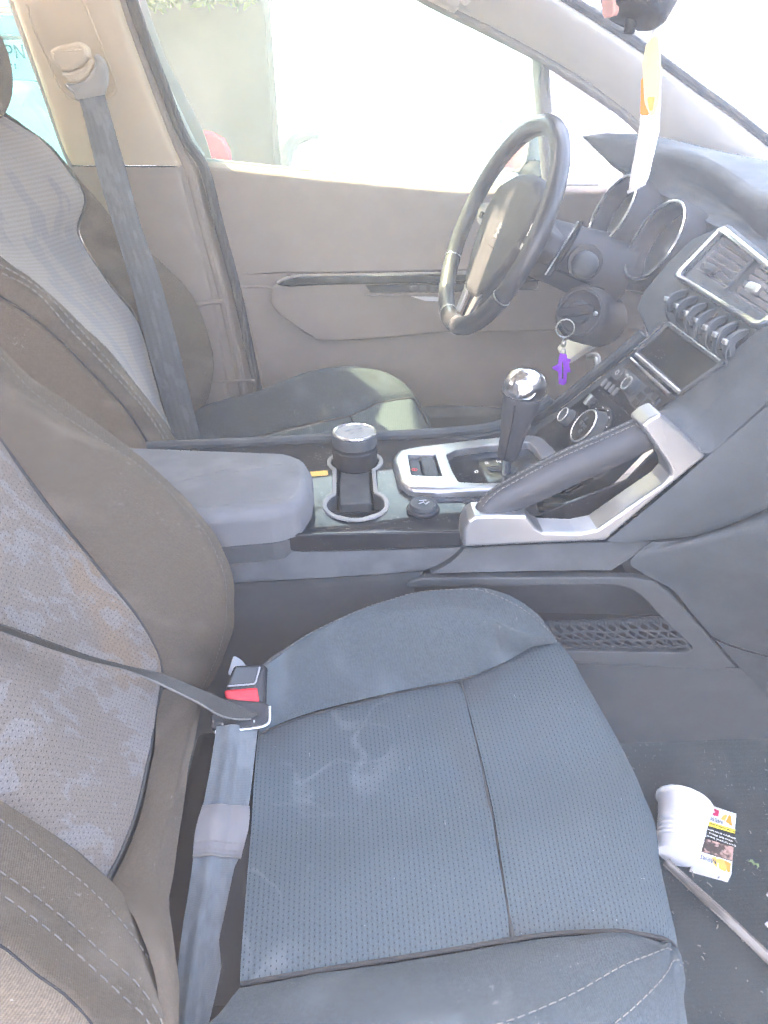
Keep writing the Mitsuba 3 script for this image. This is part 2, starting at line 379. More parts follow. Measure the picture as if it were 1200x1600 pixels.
pr('m_belt_dark', proc(beltd_col), .6, .3)
pr('m_carpet', proc(carpet_col), .95, .1, bump=proc(lambda p, n, uv: noise(p.x * 600, p.y * 600) * .0012 + fbm(p.x * 25, p.y * 25) * .004, eps=.0006), sheen=.3)
pr('m_net', (.05, .055, .06), .8, .2)
pr('m_purple', (.30, .03, .62), .35, .5)
pr('m_cup', (.80, .80, .81), .35, .5, spec_trans=0.0)
def stick_col(p, n, uv):
    s = fbm(uv.x * 40, uv.y * 6, 1.0, octaves=4); return mix((.13, .12, .11), (.32, .30, .28), smoothstep(.3, .7, s))
pr('m_stick', proc(stick_col), .6, .3)
pr('m_card', (.78, .78, .77), .45, .4)
pr('m_yellow', (.80, .62, .06), .5, .3)
pr('m_orange', (.85, .34, .05), .5, .3)
pr('m_orange_light', (.88, .52, .12), .5, .3)
pr('m_magenta', (.62, .03, .12), .5, .3)
pr('m_printblack', (.02, .02, .022), .4, .4)
pr('m_navy', (.03, .05, .12), .5, .3)
def photo_col(p, n, uv):
    a = fbm(p.x * 90, p.y * 90, octaves=3); b = noise(p.x * 260, p.y * 260)
    c = mix((.07, .05, .045), (.52, .33, .28), smoothstep(.42, .58, a)); return mix(c, (.62, .42, .38), .6 * smoothstep(.55, .8, b))
pr('m_photo', proc(photo_col), .4, .4)
pr('m_leaf', (.20, .28, .14), .6, .3)
pr('m_paper', (.75, .75, .77), .6, .2)
pr('m_steel', (.6, .6, .58), .28, metallic=1.0)
pr('m_pedal', (.75, .70, .62), .5, .3)
pr('m_carpaint', (.80, .80, .80), .22, .5, clearcoat=.8)
pr('m_greycar', (.40, .42, .44), .25, .5, clearcoat=.8)
pr('m_darkglass', (.02, .025, .03), .05, .6)
pr('m_tailred', (.70, .02, .05), .12, .5, clearcoat=1.0)
pr('m_signwhite', (.80, .80, .78), .5, .3)
pr('m_bluegrey', (.10, .16, .18), .5, .3)
pr('m_awning', (.75, .16, .08), .7, .2)
def asphalt_col(p, n, uv): return mix((.05, .05, .052), (.085, .085, .085), .6 * noise(p.x * 60, p.y * 60) + .4 * fbm(p.x * .8, p.y * .8))
pr('m_asphalt', proc(asphalt_col), .9, .2)
def plaster_col(p, n, uv): return mix((.055, .045, .036), (.10, .085, .07), fbm(p.x * 2.2, p.y * 2.2, p.z * 2.2, octaves=4))
pr('m_plaster', proc(plaster_col), .9, .2)
pr('m_bark', (.12, .09, .07), .9, .1)
for nm, c in (('m_foliage', (.075, .115, .03)), ('m_foliage_light', (.14, .17, .035)), ('m_foliage_dark', (.035, .065, .028))):
    scene[nm] = {'type': 'principledthin', 'base_color': {'type': 'rgb', 'value': list(c)}, 'roughness': .6, 'diff_trans': .7, 'spec_trans': 0.0}
scene['m_glass'] = {'type': 'thindielectric', 'int_ior': 1.5, 'specular_transmittance': {'type': 'rgb', 'value': [.90, .93, .91]}}
scene['m_doorglass'] = {'type': 'thindielectric', 'int_ior': 1.5, 'specular_transmittance': {'type': 'rgb', 'value': [.76, .93, .80]}}
scene['m_tint'] = {'type': 'thindielectric', 'int_ior': 1.5, 'specular_transmittance': {'type': 'rgb', 'value': [.22, .60, .52]}}
pr('m_mirror', (.9, .9, .9), .03, metallic=1.0)

# ------------------------------------------------------------------ passenger seat
def Z(L): return np.array([at(a, b, z=c) for a, b, c in L])
def Y(L): return np.array([at(a, b, y=c) for a, b, c in L])
def add_end(P, *more): return np.vstack([P, *[np.atleast_2d(np.asarray(m, float)) for m in more]])

seat = thing('car_seat', 'dusty grey cloth front seat in the foreground with perforated centre panels and a fastened belt', 'car seat')
r1 = Z([(395, 1075, .345), (415, 1045, .362), (455, 1010, .378), (520, 973, .388), (600, 940, .392), (680, 922, .394), (740, 918, .394), (790, 928, .388), (840, 960, .368), (868, 998, .335)])
r2 = Z([(400, 1100, .335), (440, 1045, .358), (500, 992, .378), (567, 964, .386), (640, 949, .390), (700, 944, .391), (750, 957, .386), (800, 983, .372), (845, 996, .352), (872, 1003, .328)])
r3 = Z([(403, 1142, .312), (480, 1114, .310), (560, 1093, .309), (640, 1074, .309), (720, 1057, .311), (775, 1036, .315), (820, 1011, .322), (850, 998, .327), (876, 1002, .322)])
r0 = np.array([(-.17, -.160, .20), (-.10, -.150, .24), (.0, -.140, .25), (.13, -.138, .25), (.21, -.16, .22), (.25, -.20, .18)])
r1b = (resample(r0, 40) * .35 + resample(r1, 40) * .65); r1b[:, 1] = np.maximum(r1b[:, 1], resample(r1, 40)[:, 1] + .012); r1b[:, 1] = np.minimum(r1b[:, 1], -.128)
def front_end(P, z1=.255, z2=.16): p = P[-1]; return add_end(P, p + (.014, .0, -.035), (p[0] + .012, p[1], z1 - .03), (p[0] - .03, p[1], z2))
G = loft([r0, r1b, front_end(r1), front_end(r2), front_end(r3)], 120, 56)
gin = pillow(G, 'b', .0042, .0095)
# wrinkles that fan out of the rear corner by the buckle
def wrinkle(G, seed=0, amp=.0022, sc=26): return G + gnormals(G) * ((meshkit.fbm(G * sc, 3, seed) - .5) * amp)[..., None]
def creases(G, c, amp=.004, rad=.07):
    d = G - np.asarray(c); r = np.linalg.norm(d, axis=2); a = np.arctan2(d[..., 1], d[..., 0])
    return G + gnormals(G) * (amp * np.sin(a * 9 + 1.2) * np.exp(-(r / rad) ** 2))[..., None]
gin = creases(wrinkle(gin, 1), gin[30, 0], .003)
gpart(seat, 'inner_bolster', gin, 'm_bolster_blue')
# centre panel in two pieces, rear and front
seam3 = at(720, 1057, z=.311)
rear_rows = [add_end(r3[:4], seam3), Z([(392, 1300, .300), (520, 1276, .303), (640, 1257, .305), (762, 1238, .306)]), Z([(374, 1535, .312), (500, 1513, .312), (600, 1498, .312), (700, 1482, .312), (800, 1465, .313)])]
front_rows = [front_end(add_end(np.atleast_2d(seam3), r3[5:])), front_end(Z([(766, 1237, .306), (850, 1222, .306), (930, 1207, .302), (985, 1196, .288), (1005, 1243, .265)])),
              front_end(Z([(804, 1464, .313), (880, 1455, .312), (960, 1452, .309), (1020, 1460, .302), (1052, 1472, .285)]))]
def mids(rows, lift): # two more feature lines, lifted: the panel is slightly crowned
    a, b, c = [resample(r, 40) for r in rows]; return [a, a * .5 + b * .5 + (0, 0, lift), b, b * .5 + c * .5 + (0, 0, lift), c]
for rows, edges, lab in ((rear_rows, 'abd', None), (front_rows, 'abc', None)):
    G = loft(mids(rows, .003), 110, 120); G = pillow(G, edges, .0042, .0095, sign=1 if gnormals(G)[10, 10, 2] > 0 else -1)
    gpart(seat, 'cushion_panel', wrinkle(G, 3, .004, 14), 'm_cushion')
# seam floor under the panel joints, so that no joint opens to the floor
part(seat, 'cushion_foam', slab(loft([add_end(seam3 + (-.235, .0, -.02), seam3 + (.15, 0, -.03)), np.array([(-.13, -.58, .285), (.24, -.56, .275)])], 30, 20), (0, 0, -.12)), 'm_seam')
r5 = Z([(374, 1535, .312), (500, 1513, .312), (600, 1498, .312), (700, 1482, .312), (800, 1465, .313), (880, 1455, .312), (960, 1452, .309), (1020, 1460, .302), (1052, 1472, .285)])
r6 = Z([(345, 1580, .328), (450, 1568, .331), (560, 1556, .333), (680, 1540, .335), (800, 1516, .335), (880, 1490, .331), (960, 1468, .324), (1020, 1470, .309), (1054, 1478, .286)])
r7 = np.array([(-.16, -.650, .345), (-.05, -.652, .350), (.08, -.648, .350), (.16, -.636, .342), (.215, -.615, .325), (.248, -.592, .303), (.262, -.575, .280)])
r8 = np.array([(-.17, -.685, .30), (-.05, -.688, .30), (.10, -.683, .295), (.19, -.665, .285), (.24, -.63, .270), (.262, -.595, .255)])
r9 = np.array([(-.17, -.690, .18), (-.05, -.692, .18), (.10, -.687, .18), (.19, -.67, .17), (.235, -.635, .16), (.255, -.60, .15)])
G = loft([front_end(r5), front_end(r6), front_end(r7, .24), front_end(r8, .22), front_end(r9, .14, .12)], 120, 60)
sg = 1 if gnormals(G)[5, 40, 2] > 0 else -1
gout = creases(wrinkle(pillow(G, 'a', .0042, .0095, sg), 5), G[0, 86], .003, .06)
gpart(seat, 'outer_bolster', gout, 'm_bolster_blue')
nrm = gnormals(gout) * sg
S = [gout[i, j] + nrm[i, j] * .0006 for i, j in [(0, 0)]]
def line_on(G, f0, f1, v0, v1, n=60, off=.0005, sgn=1):
    u = np.linspace(f0, f1, n); v = np.linspace(v0, v1, n); P = grid_at(G, u, v); N = grid_at(gnormals(G) * sgn, u, v); return P + N * off
part(seat, 'stitching', cat(stitches(line_on(gout, .02, .80, .36, .14, sgn=sg), r=.00045), stitches(line_on(gout, .30, .80, .47, .20, sgn=sg), r=.00045), stitches(line_on(gin, .05, .82, .72, .78, sgn=1 if gnormals(gin)[50, 50, 2] > 0 else -1), .004, .0025, .0004)), 'm_thread', kind='stuff')

LEAN = np.array([-.453, 0, .891])
def up_ext(P, d=.5): return add_end(P, P[-1] + LEAN * d * .4, P[-1] + LEAN * d)
b1 = Y([(318, 1085, -.185), (335, 1058, -.183), (352, 1020, -.18), (366, 970, -.178), (365, 910, -.176), (345, 850, -.175), (300, 790, -.175), (250, 740, -.175), (190, 690, -.175), (100, 625, -.176), (42, 584, -.18)])
b2 = Y([(305, 1088, -.215), (322, 1062, -.212), (340, 1020, -.208), (352, 970, -.205), (352, 915, -.203), (330, 852, -.202), (275, 782, -.202), (215, 728, -.202), (150, 685, -.203), (70, 630, -.206), (36, 600, -.212)])
b3 = Y([(258, 1075, -.292), (257, 1040, -.290), (225, 972, -.287), (162, 893, -.283), (82, 793, -.280), (36, 730, -.278), (3, 683, -.276)])
b1e, b2e, b3e = up_ext(b1), up_ext(b2), up_ext(b3)
b0 = b1e + (-.055, .022, -.01); b00 = b1e + (-.13, .02, -.03)
G = loft([b00, b0, b1e, b2e, (resample(b2e, 30) * .5 + resample(b3e, 30) * .5) + (.006, 0, .004), b3e], 120, 64)
def face(G, d): return 1 if (gnormals(G) @ np.asarray(d, float)).mean() > 0 else -1
gb_in = wrinkle(pillow(G, 'b', .0042, .0095, face(G, (1, -.3, .3))), 7, .0025)
gpart(seat, 'backrest_inner_bolster', gb_in, 'm_bolster')
n0 = Y([(176, 1372, -.535), (140, 1340, -.537), (100, 1310, -.54), (50, 1280, -.542), (0, 1250, -.545)])
fe, ne = b3, n0
low = Y([(258, 1075, -.292), (248, 1108, -.33), (239, 1180, -.40), (212, 1290, -.48), (176, 1372, -.535)])
mid = add_end(np.atleast_2d(at(239, 1180, y=-.40)), at(150, 1100, y=-.40), at(60, 1008, y=-.405), at(-10, 930, y=-.41))
q1 = add_end(np.atleast_2d(at(249, 1106, y=-.33)), at(185, 1030, y=-.335), at(90, 900, y=-.335), at(0, 785, y=-.335))
q3 = add_end(np.atleast_2d(at(212, 1290, y=-.48)), at(130, 1215, y=-.483), at(50, 1140, y=-.487), at(-10, 1090, y=-.49))
G = loft([up_ext(r, .55) for r in (fe, q1, mid, q3, ne)], 150, 130)
sp = face(G, (1, 0, .4))
gpart(seat, 'backrest_panel', wrinkle(pillow(G, 'abc', .0042, .0095, sp), 9, .004, 12), 'm_backpanel', label='stained perforated centre panel of the backrest')
# lumbar roll under the panel
lo1 = Y([(318, 1085, -.205), (312, 1115, -.30), (290, 1230, -.42), (268, 1380, -.51), (256, 1500, -.575), (262, 1590, -.62), (250, 1700, -.66)])
lo0 = add_end(low, at(216, 1432, y=-.575), at(250, 1560, y=-.625), at(235, 1700, y=-.67))
G = loft([lo0, (resample(lo0, 30) * .5 + resample(lo1, 30) * .5) + (.012, 0, .006), lo1, lo1 + (-.03, 0, -.05), lo1 + (-.05, 0, -.15)], 90, 40)
gpart(seat, 'lumbar_roll', wrinkle(pillow(G, 'a', .0042, .0095, face(G, (1, 0, .3))), 11, .003), 'm_bolster')
DOWN = np.array([.05, -.0, -.16])
def dn(P, y): return np.vstack([[P[0] + (.0, y, -.17)], [P[0] + (.005, y * .5, -.08)], P])
n0d = dn(Y([(262, 1600, -.60), (240, 1500, -.57), (214, 1430, -.55), (176, 1372, -.537), (140, 1340, -.537), (100, 1310, -.54), (50, 1280, -.542), (0, 1250, -.545)]), -.03)
n1 = dn(Y([(272, 1590, -.622), (240, 1512, -.600), (175, 1425, -.585), (112, 1366, -.577), (17, 1293, -.575), (-40, 1255, -.575)]), -.03)
n2 = dn(Y([(252, 1600, -.640), (213, 1537, -.625), (160, 1490, -.616), (97, 1433, -.610), (7, 1367, -.608), (-60, 1322, -.608)]), -.02)
n3 = dn(Y([(232, 1600, -.650), (180, 1547, -.640), (133, 1503, -.633), (80, 1457, -.628), (0, 1397, -.625), (-70, 1350, -.625)]), -.02)
n4 = dn(Y([(150, 1610, -.678), (100, 1553, -.668), (57, 1523, -.664), (0, 1477, -.660), (-80, 1425, -.66)]), -.01)
n5 = n4 + (-.07, -.025, .0); n6 = n4 + (-.16, -.03, 0)
G = loft([up_ext(r) for r in (n0d, n1, n2, n3, n4, n5, n6)], 120, 90)
sn = face(G, (1, -.5, .3))
gb_out = wrinkle(pillow(G, 'a', .0042, .0095, sn), 13, .002)
gpart(seat, 'backrest_outer_bolster', gb_out, 'm_bolster')
part(seat, 'seam_piping', tube(resample(up_ext(n4), 80), .0007, 6), 'm_seam')
thr = lambda P, g=.0016: resample(up_ext(P), 120) + np.array([.8, -.5, .3]) * g
part(seat, 'stitching', cat(stitches(thr(n2), .0065, .0035, .0005), stitches(thr(n3), .0065, .0035, .0005), stitches(thr(n1), .004, .003, .00045)), 'm_thread', kind='stuff', label='pale twin stitching on the near bolster')
part(seat, 'stitching', cat(stitches(resample(b2e, 120) + (.0012, -.0010, .0012), .004, .0025, .0004)), 'm_thread', kind='stuff')
part(seat, 'back_shell', slab(loft([[(-.26, -.17, .18), (-.31, -.17, .45), (-.62, -.18, 1.0)], [(-.26, -.66, .18), (-.31, -.66, .45), (-.62, -.64, 1.0)]], 20, 8), (-.06, 0, -.02)), 'm_plastic')
part(seat, 'seat_base', rbox((-.22, -.66, .05), (.20, -.20, .19), .012), 'm_black')
rail = FZ(.012)
for y in (-.60, -.26): part(seat, 'rail', rbox((-.34, y - .02, .012), (.22, y + .02, .05), .003), 'm_dullchrome')

# ------------------------------------------------------------------ driver's seat
dseat = thing('car_seat', 'front seat behind the centre console with pale ribbed cloth and light double stitching', 'car seat')
d1 = Y([(240, 712, .195), (200, 645, .195), (140, 580, .195), (70, 512, .195), (0, 463, .195), (-60, 425, .195)])
d2 = Y([(268, 712, .212), (230, 647, .212), (177, 587, .212), (110, 517, .212), (50, 453, .212), (0, 427, .212), (-60, 395, .212)])
d2b = Y([(276, 712, .226), (240, 652, .226), (187, 587, .226), (120, 512, .226), (58, 450, .226), (8, 420, .226), (-60, 385, .226)])
d3 = Y([(292, 712, .275), (256, 652, .275), (213, 597, .275), (167, 540, .275), (100, 483, .275), (50, 437, .275), (13, 407, .275), (-50, 352, .275)])
d0 = Y([(150, 760, .19), (90, 690, .19), (20, 620, .19), (-60, 560, .19), (-140, 510, .19)])
G = loft([up_ext(r, .3) for r in (d0 + (-.10, .0, 0), d0, d1 + (-.006, -.004, 0), d1, d2, d2b, d3)], 80, 70)
gpart(dseat, 'backrest_inner_bolster', wrinkle(pillow(G, 'b', .0042, .0095, face(G, (1, -.5, .3))), 21, .002), 'm_bolster')
part(dseat, 'seam_piping', tube(resample(up_ext(d1, .3), 60) + (.001, -.001, .001), .0016, 6), 'm_seam')
part(dseat, 'stitching', cat(stitches(resample(up_ext(d2, .3), 90) + (.0014, -.0014, .0012), .007, .004, .0010), stitches(resample(up_ext(d2b, .3), 90) + (.0016, -.0012, .0014), .007, .004, .0010)), 'm_thread', kind='stuff')
f3 = Y([(300, 712, .60), (262, 655, .60), (244, 590, .60), (220, 507, .60), (168, 437, .60), (143, 400, .60), (124, 362, .602), (135, 309, .61), (110, 267, .60), (67, 217, .58), (20, 187, .56), (-40, 150, .53)])
m3 = (resample(d3, 30) + resample(f3, 30)) / 2 + (-.012, 0, -.004)
G = loft([up_ext(d3, .2), (resample(up_ext(d3, .2), 30) + resample(f3, 30)) / 2 + (-.010, 0, -.004), f3], 110, 80)
gpart(dseat, 'backrest_panel', wrinkle(pillow(G, 'ab', .0042, .0095, face(G, (1, 0, .3))), 23, .005, 12), 'm_ribbed')
f4 = Y([(285, 690, .665), (307, 650, .665), (328, 613, .665), (333, 560, .665), (320, 507, .665), (300, 463, .665), (240, 400, .663), (173, 343, .655), (134, 312, .64), (110, 285, .63), (67, 235, .61), (10, 190, .58)])
f3b = f3[:-1] ; f5 = f4 + (-.08, .02, 0)
G = loft([f3, (resample(f3, 30) * .45 + resample(f4, 30) * .55) + (.010, -.004, .004), f4, f5], 90, 50)
gpart(dseat, 'backrest_outer_bolster', wrinkle(pillow(G, 'a', .0042, .0095, face(G, (1, 0, .3))), 25, .003), 'm_bolster')
part(dseat, 'back_shell', slab(loft([[(-.46, .20, .2), (-.50, .20, .45), (-.80, .22, 1.0)], [(-.46, .67, .2), (-.50, .67, .45), (-.80, .64, 1.0)]], 20, 8), (-.06, 0, -.02)), 'm_plastic')
# headrest at the left border
hr = [at(8 - 2 * k, 118 + 30 * k, y=.46) for k in range(3)]
part(dseat, 'headrest', trimesh.Trimesh(**{k: v for k, v in zip(('vertices', 'faces'), (lambda m: ((m.vertices / np.linalg.norm(m.vertices, axis=1, keepdims=True) ** .5) * (.055, .125, .095) + (hr[1] + (-.052, .0, .05)), m.faces))(trimesh.creation.icosphere(4)))}, process=False), 'm_bolster', smooth=True)
# cushion
c1 = Y([(285, 655, .655), (330, 630, .655), (400, 612, .652), (440, 596, .65), (490, 579, .648), (540, 573, .645), (590, 578, .64), (632, 600, .63), (662, 640, .62), (682, 692, .61)])
c2 = Y([(315, 700, .575), (400, 681, .572), (467, 664, .568), (547, 648, .563), (600, 626, .575), (640, 620, .590), (660, 645, .60), (680, 694, .60)])
c3 = np.array([(-.33, .43, .315), (-.16, .43, .318), (0, .43, .32), (.10, .43, .315), (.165, .43, .29), (.18, .43, .22)])
c4 = np.array([(-.33, .30, .325), (-.16, .29, .33), (0, .28, .33), (.10, .28, .325), (.165, .29, .29), (.18, .29, .22)])
c5 = np.array([(-.33, .22, .37), (-.16, .21, .385), (0, .21, .395), (.08, .21, .385), (.14, .22, .34), (.17, .23, .24)])
c6 = c5 + (0, -.03, -.10); c0 = c1 + (0, .04, -.10)
G = loft([c0, c0 * .4 + c1 * .6 + (0, .012, 0), c1, (resample(c1, 30) + resample(c2, 30)) / 2 + (0, 0, .004), c2], 90, 60)
gpart(dseat, 'outer_bolster', wrinkle(pillow(G, 'b', .0042, .0095, face(G, (0, 0, 1))), 27, .002), 'm_bolster_blue')
G = loft([c2, (resample(c2, 30) + resample(c3, 30)) / 2 + (0, 0, -.004), c3, c4], 90, 60)
gpart(dseat, 'cushion_panel', wrinkle(pillow(G, 'ab', .0042, .0095, face(G, (0, 0, 1))), 29, .003), 'm_cushion')
G = loft([c4, c5, c6], 60, 30)
gpart(dseat, 'inner_bolster', wrinkle(pillow(G, 'a', .0042, .0095, face(G, (0, 0, 1))), 31, .002), 'm_bolster_blue')
part(dseat, 'seam_piping', tube(np.array([at(547, 650, y=.563), at(556, 672, y=.50), at(566, 700, y=.43)]) + (0, 0, .001), .0014, 6, samples=20), 'm_seam')
part(dseat, 'seat_base', rbox((-.36, .22, .04), (.14, .66, .24), .012), 'm_black')

def seam(parent, P, d, r=.0019, n=60): part(parent, 'seam', tube(resample(P, n) - np.asarray(d, float) * .0046, r, 8), 'm_creases')
seam(seat, front_end(r3), (-.05, .2, .95)); seam(seat, front_end(r5), (-.05, -.2, .95)); seam(seat, np.array([seam3, at(762, 1238, z=.306), at(802, 1465, z=.313)]), (0, 0, 1), .002)
seam(seat, up_ext(b3), (.85, -.3, .4)); seam(seat, up_ext(n0d), (.85, .2, .4)); seam(seat, low, (.9, 0, .35))
seam(dseat, up_ext(d3, .2), (.85, .2, .4)); seam(dseat, f3, (.85, -.2, .4), .003); seam(dseat, c2, (0, -.3, .9), .003); seam(dseat, c4, (0, .2, .95))

# ------------------------------------------------------------------ centre console between the seats
CZ = .45
con = thing('centre_console', 'dark centre console with gloss black top between the two front seats', 'console')
top = FZ(CZ)
near_edge = [top.px(*q) for q in [(420, 833), (560, 831), (722, 828), (860, 826)]]
yn = min(p[1] for p in near_edge)
# plan outlines, measured on the plane of the top
cup_near, cup_far = top.px(556, 788), top.px(555, 722)
rn = (top.px(606, 788)[0] - top.px(506, 788)[0]) / 2 - .003; rf = (top.px(598, 722)[0] - top.px(512, 722)[0]) / 2 - .004
neck = sbox(cup_far[0] - rn * .72, cup_near[1], cup_far[0] + rn * .62, cup_far[1])
cups = rounded(unary_union([Point(*cup_near).buffer(rn, quad_segs=24), Point(*cup_far).buffer(rf, quad_segs=24), neck]), .006)
gear_out = Polygon(top.pts([(613, 727), (622, 714), (650, 708), (740, 697), (815, 689), (846, 692), (866, 712), (884, 735), (878, 770), (850, 775), (760, 776), (680, 778), (640, 776), (622, 762)]))
well_hole = cups
px0 = -.335
plan = Polygon([(px0, yn), (.20, yn - .0), (.25, yn + .01), (.27, .155), (.20, .172), (.10, .172), (-.10, .160), (px0, .150)])
gp_ = plate(top, plan.difference(cups).difference(gear_out.buffer(-.012)), .012, .003, .004, base=-.012)
gv, gf = trimesh.remesh.subdivide_to_size(gp_.vertices, gp_.faces, .014); gv[:, 2] -= .9 * np.maximum(0, -.04 - gv[:, 1]) ** 2   # crowned towards the passenger
part(con, 'gloss_panel', mesh(gv, gf), 'm_gloss', label='gloss black top panel with the cup holder')
# gloss side strip below the near edge
sd = FY(yn - .0005)
part(con, 'gloss_strip', plate(sd, rounded(Polygon(sd.pts([(424, 835), (721, 829.5), (721, 852), (600, 857), (470, 861), (446, 858), (434, 848)])), .003), .004, .0015, .002, base=-.002), 'm_gloss')
# far border rail beside the driver's seat
part(con, 'edge_rail', tube(np.array([(-.33, .158, .452), (-.10, .168, .453), (.10, .180, .454), (.20, .183, .458), (.27, .180, .475), (.33, .178, .515)]), .009, 10, samples=40), 'm_plastic')
part(con, 'far_side_panel', slab(loft([[(-.36, .164, .445), (.10, .184, .445), (.30, .182, .47)], [(-.36, .17, .05), (.10, .19, .05), (.40, .19, .05)]], 30, 10), (0, -.02, 0)), 'm_plastic')
# cup holder
part(con, 'cup_rim', plate(top, cups.buffer(.0050, quad_segs=12).difference(cups.buffer(-.001)), .0032, .0012, 0, base=-.001), 'm_greytrim', label='grey figure-eight cup holder rim')
inner = cups.buffer(-.001)
wall = plate(Frame((0, 0, CZ - .075), (1, 0, 0), (0, 0, 1)), cups.buffer(.0035).difference(inner), .074, 0, 0)
floor_ = plate(Frame((0, 0, CZ - .078), (1, 0, 0), (0, 0, 1)), cups.buffer(.0035), .004, 0, 0)
part(con, 'cup_well', cat(wall, floor_), 'm_plastic', smooth=40)
part(con, 'well_block', plate(Frame((0, 0, CZ - .072), (1, 0, 0), (0, 0, 1)), sbox(cup_far[0] - .024, cup_near[1] + .014, cup_far[0] + .021, cup_far[1] - .012), .066, .003, .004), 'm_plastic')
single('ashtray', cat(lathe([(.030, 0), (.0335, .004), (.0345, .03), (.033, .032), (.0335, .036), (.0335, .0365)], (*cup_far, CZ - .006), (0, 0, 1), 48)), 'm_black', 'round dark ashtray pot with a shiny lid sunk in the cup holder', 'ashtray')
ash = 'ashtray'
part(ash, 'lid', cat(lathe([(.0335, 0), (.0350, .003), (.0350, .016), (.0325, .020)], (*cup_far, CZ + .0305), (0, 0, 1), 48)), 'm_plastic')
part(ash, 'lid_rim', tube(np.stack([cup_far[0] + .0315 * np.cos(np.linspace(0, 2 * math.pi, 48, endpoint=False)), cup_far[1] + .0315 * np.sin(np.linspace(0, 2 * math.pi, 48, endpoint=False)), np.full(48, CZ + .0505)], 1), .0022, 8, closed=True), 'm_chrome')
part(ash, 'lid_face', cat(lathe([(.0300, 0), (.0300, .001), (.012, .0018)], (*cup_far, CZ + .0495), (0, 0, 1), 40), *[tube(np.array([(cup_far[0] + a, cup_far[1] + b, CZ + .0515), (cup_far[0] + a + .007, cup_far[1] + b + .003, CZ + .052)]), .0012, 5) for a, b in ((-.014, .002), (-.004, .006), (.006, -.002), (-.008, -.008), (.004, .010))]), 'm_greytrim')
cl = at(572, 806, z=CZ - .06)
single('metal_clip', cat(tube(np.array([cl + (-.022, -.004, .0), cl + (-.006, .0, .002), cl + (-.005, .004, .016), cl + (.010, .004, .018), cl + (.011, .002, .004)]), .0014, 8, samples=30)), 'm_steel', 'small bent wire clip lying in the cup holder well', 'clip')
# side panels below the gloss
S1 = FY(-.142)
def side(nm, px, h=.006, base=0., mat='m_plastic', r=.003, bev=.0015, fr=S1, **k): return part(con, nm, plate(fr, fr.pts(px), h, bev, r, base), mat, **k)
core = Polygon([(-.36, .03), (.60, .03), (.60, .30), (.45, .42), (.24, CZ - .02), (-.36, CZ - .02)])
part(con, 'core', plate(FY(-.03), core, .01, 0, 0), 'm_seam')
part(con, 'end_block', rbox((-.36, -.118, .05), (-.33, .15, CZ - .015), .004), 'm_plastic')
G = loft([Y([(330, 842, yn - .001), (436, 850, yn - .001), (447, 862, yn - .002), (600, 860, yn - .002), (721, 855, yn - .002)]),
          Y([(330, 870, -.135), (440, 878, -.136), (600, 874, -.137), (702, 872, -.138)]),
          Y([(330, 912, -.150), (440, 906, -.151), (560, 899, -.152), (664, 891, -.152)])], 60, 20)
gpart(con, 'upper_side_panel', G, 'm_plastic', off=(0, .015, 0))
G = loft([Y([(330, 914, -.147), (440, 908, -.148), (560, 901, -.149), (662, 893, -.149)]), Y([(330, 924, -.143), (440, 918, -.144), (560, 911, -.145), (650, 908, -.146)]), [(-.30, -.142, .25), (-.1, -.142, .25), (.02, -.142, .25), (.07, -.142, .25)], [(-.30, -.14, .04), (-.1, -.14, .04), (.05, -.14, .04), (.10, -.14, .04)]], 60, 30)
gpart(con, 'rear_side_panel', G, 'm_plastic', off=(0, .012, 0))
G = loft([Y([(725, 857, -.139), (860, 850, -.140), (1018, 846, -.142)]), Y([(708, 876, -.142), (850, 872, -.146), (990, 868, -.148)]), Y([(672, 896, -.152), (840, 892, -.152), (955, 891, -.152)])], 50, 16)
gpart(con, 'front_side_panel', G, 'm_plastic', off=(0, .015, 0))
frame_px = [(640, 902), (662, 897), (840, 895.5), (985, 896), (1018, 902), (1044, 921), (1076, 958), (1110, 996), (1150, 1041), (1060, 1037), (896, 1031), (640, 1022), (560, 1010)]
hole_px = [(600, 912), (800, 909), (958, 907), (985, 914), (1004, 930), (1024, 952), (1052, 980), (1077, 1004), (1076, 1011), (1066, 1013), (876, 1010), (600, 1002)]
fpoly = Polygon(S1.pts(frame_px)).difference(rounded(Polygon(S1.pts(hole_px)), .006))
part(con, 'pocket_frame', plate(S1, fpoly, .012, .0022, .001, base=-.002), 'm_plastic', label='storage pocket frame in the console side')
S2 = FY(-.062)
part(con, 'pocket_back', plate(S2, [(-.02, .20), (.60, .20), (.60, .41), (-.02, .41)], .004, 0, 0), 'm_plastic')
pk = [np.array(S1.w(*S1.px(*q), .001)) for q in hole_px]
rimw = np.array(pk + [pk[0]]); G = np.array([resample(rimw, 90, False), resample(rimw, 90, False) * (1, 0, 1) + (0, -.066, 0)])
part(con, 'pocket_wall', gmesh(G), 'm_column')
# the net: a hem cord and a diamond mesh of cords
hemL, hemR = at(800, 976, y=-.146), at(1048, 967, y=-.146)
hem = resample([hemL, (hemL + hemR) / 2 + (0, -.002, -.001), hemR], 60)
net = thing('storage_net', 'dark stretch net with braided hem across the console side pocket', 'net')
coil = np.stack([hem[:, k] for k in range(3)], 1)
k = np.linspace(0, 1, 900); base_ = np.stack([np.interp(k, np.linspace(0, 1, 60), hem[:, q]) for q in range(3)], 1); ph = k * 2 * math.pi * 46
part(net, 'hem', cat(tube(hem, .0030, 8), tube(base_ + np.stack([np.zeros_like(ph), np.cos(ph) * .0040, np.sin(ph) * .0046], 1), .0013, 5)), 'm_net')
cords = []
botL, botR = at(860, 1012, y=-.148), at(1076, 1010, y=-.148)
def netpt(u, v):
    a = hemL + (hemR - hemL) * u; b = at(830 + 246 * u, 1012 - 2 * u, y=-.147); p = a + (b - a) * v; return p + (0, -.004 * math.sin(math.pi * min(max(v, 0), 1)) - .002, 0)
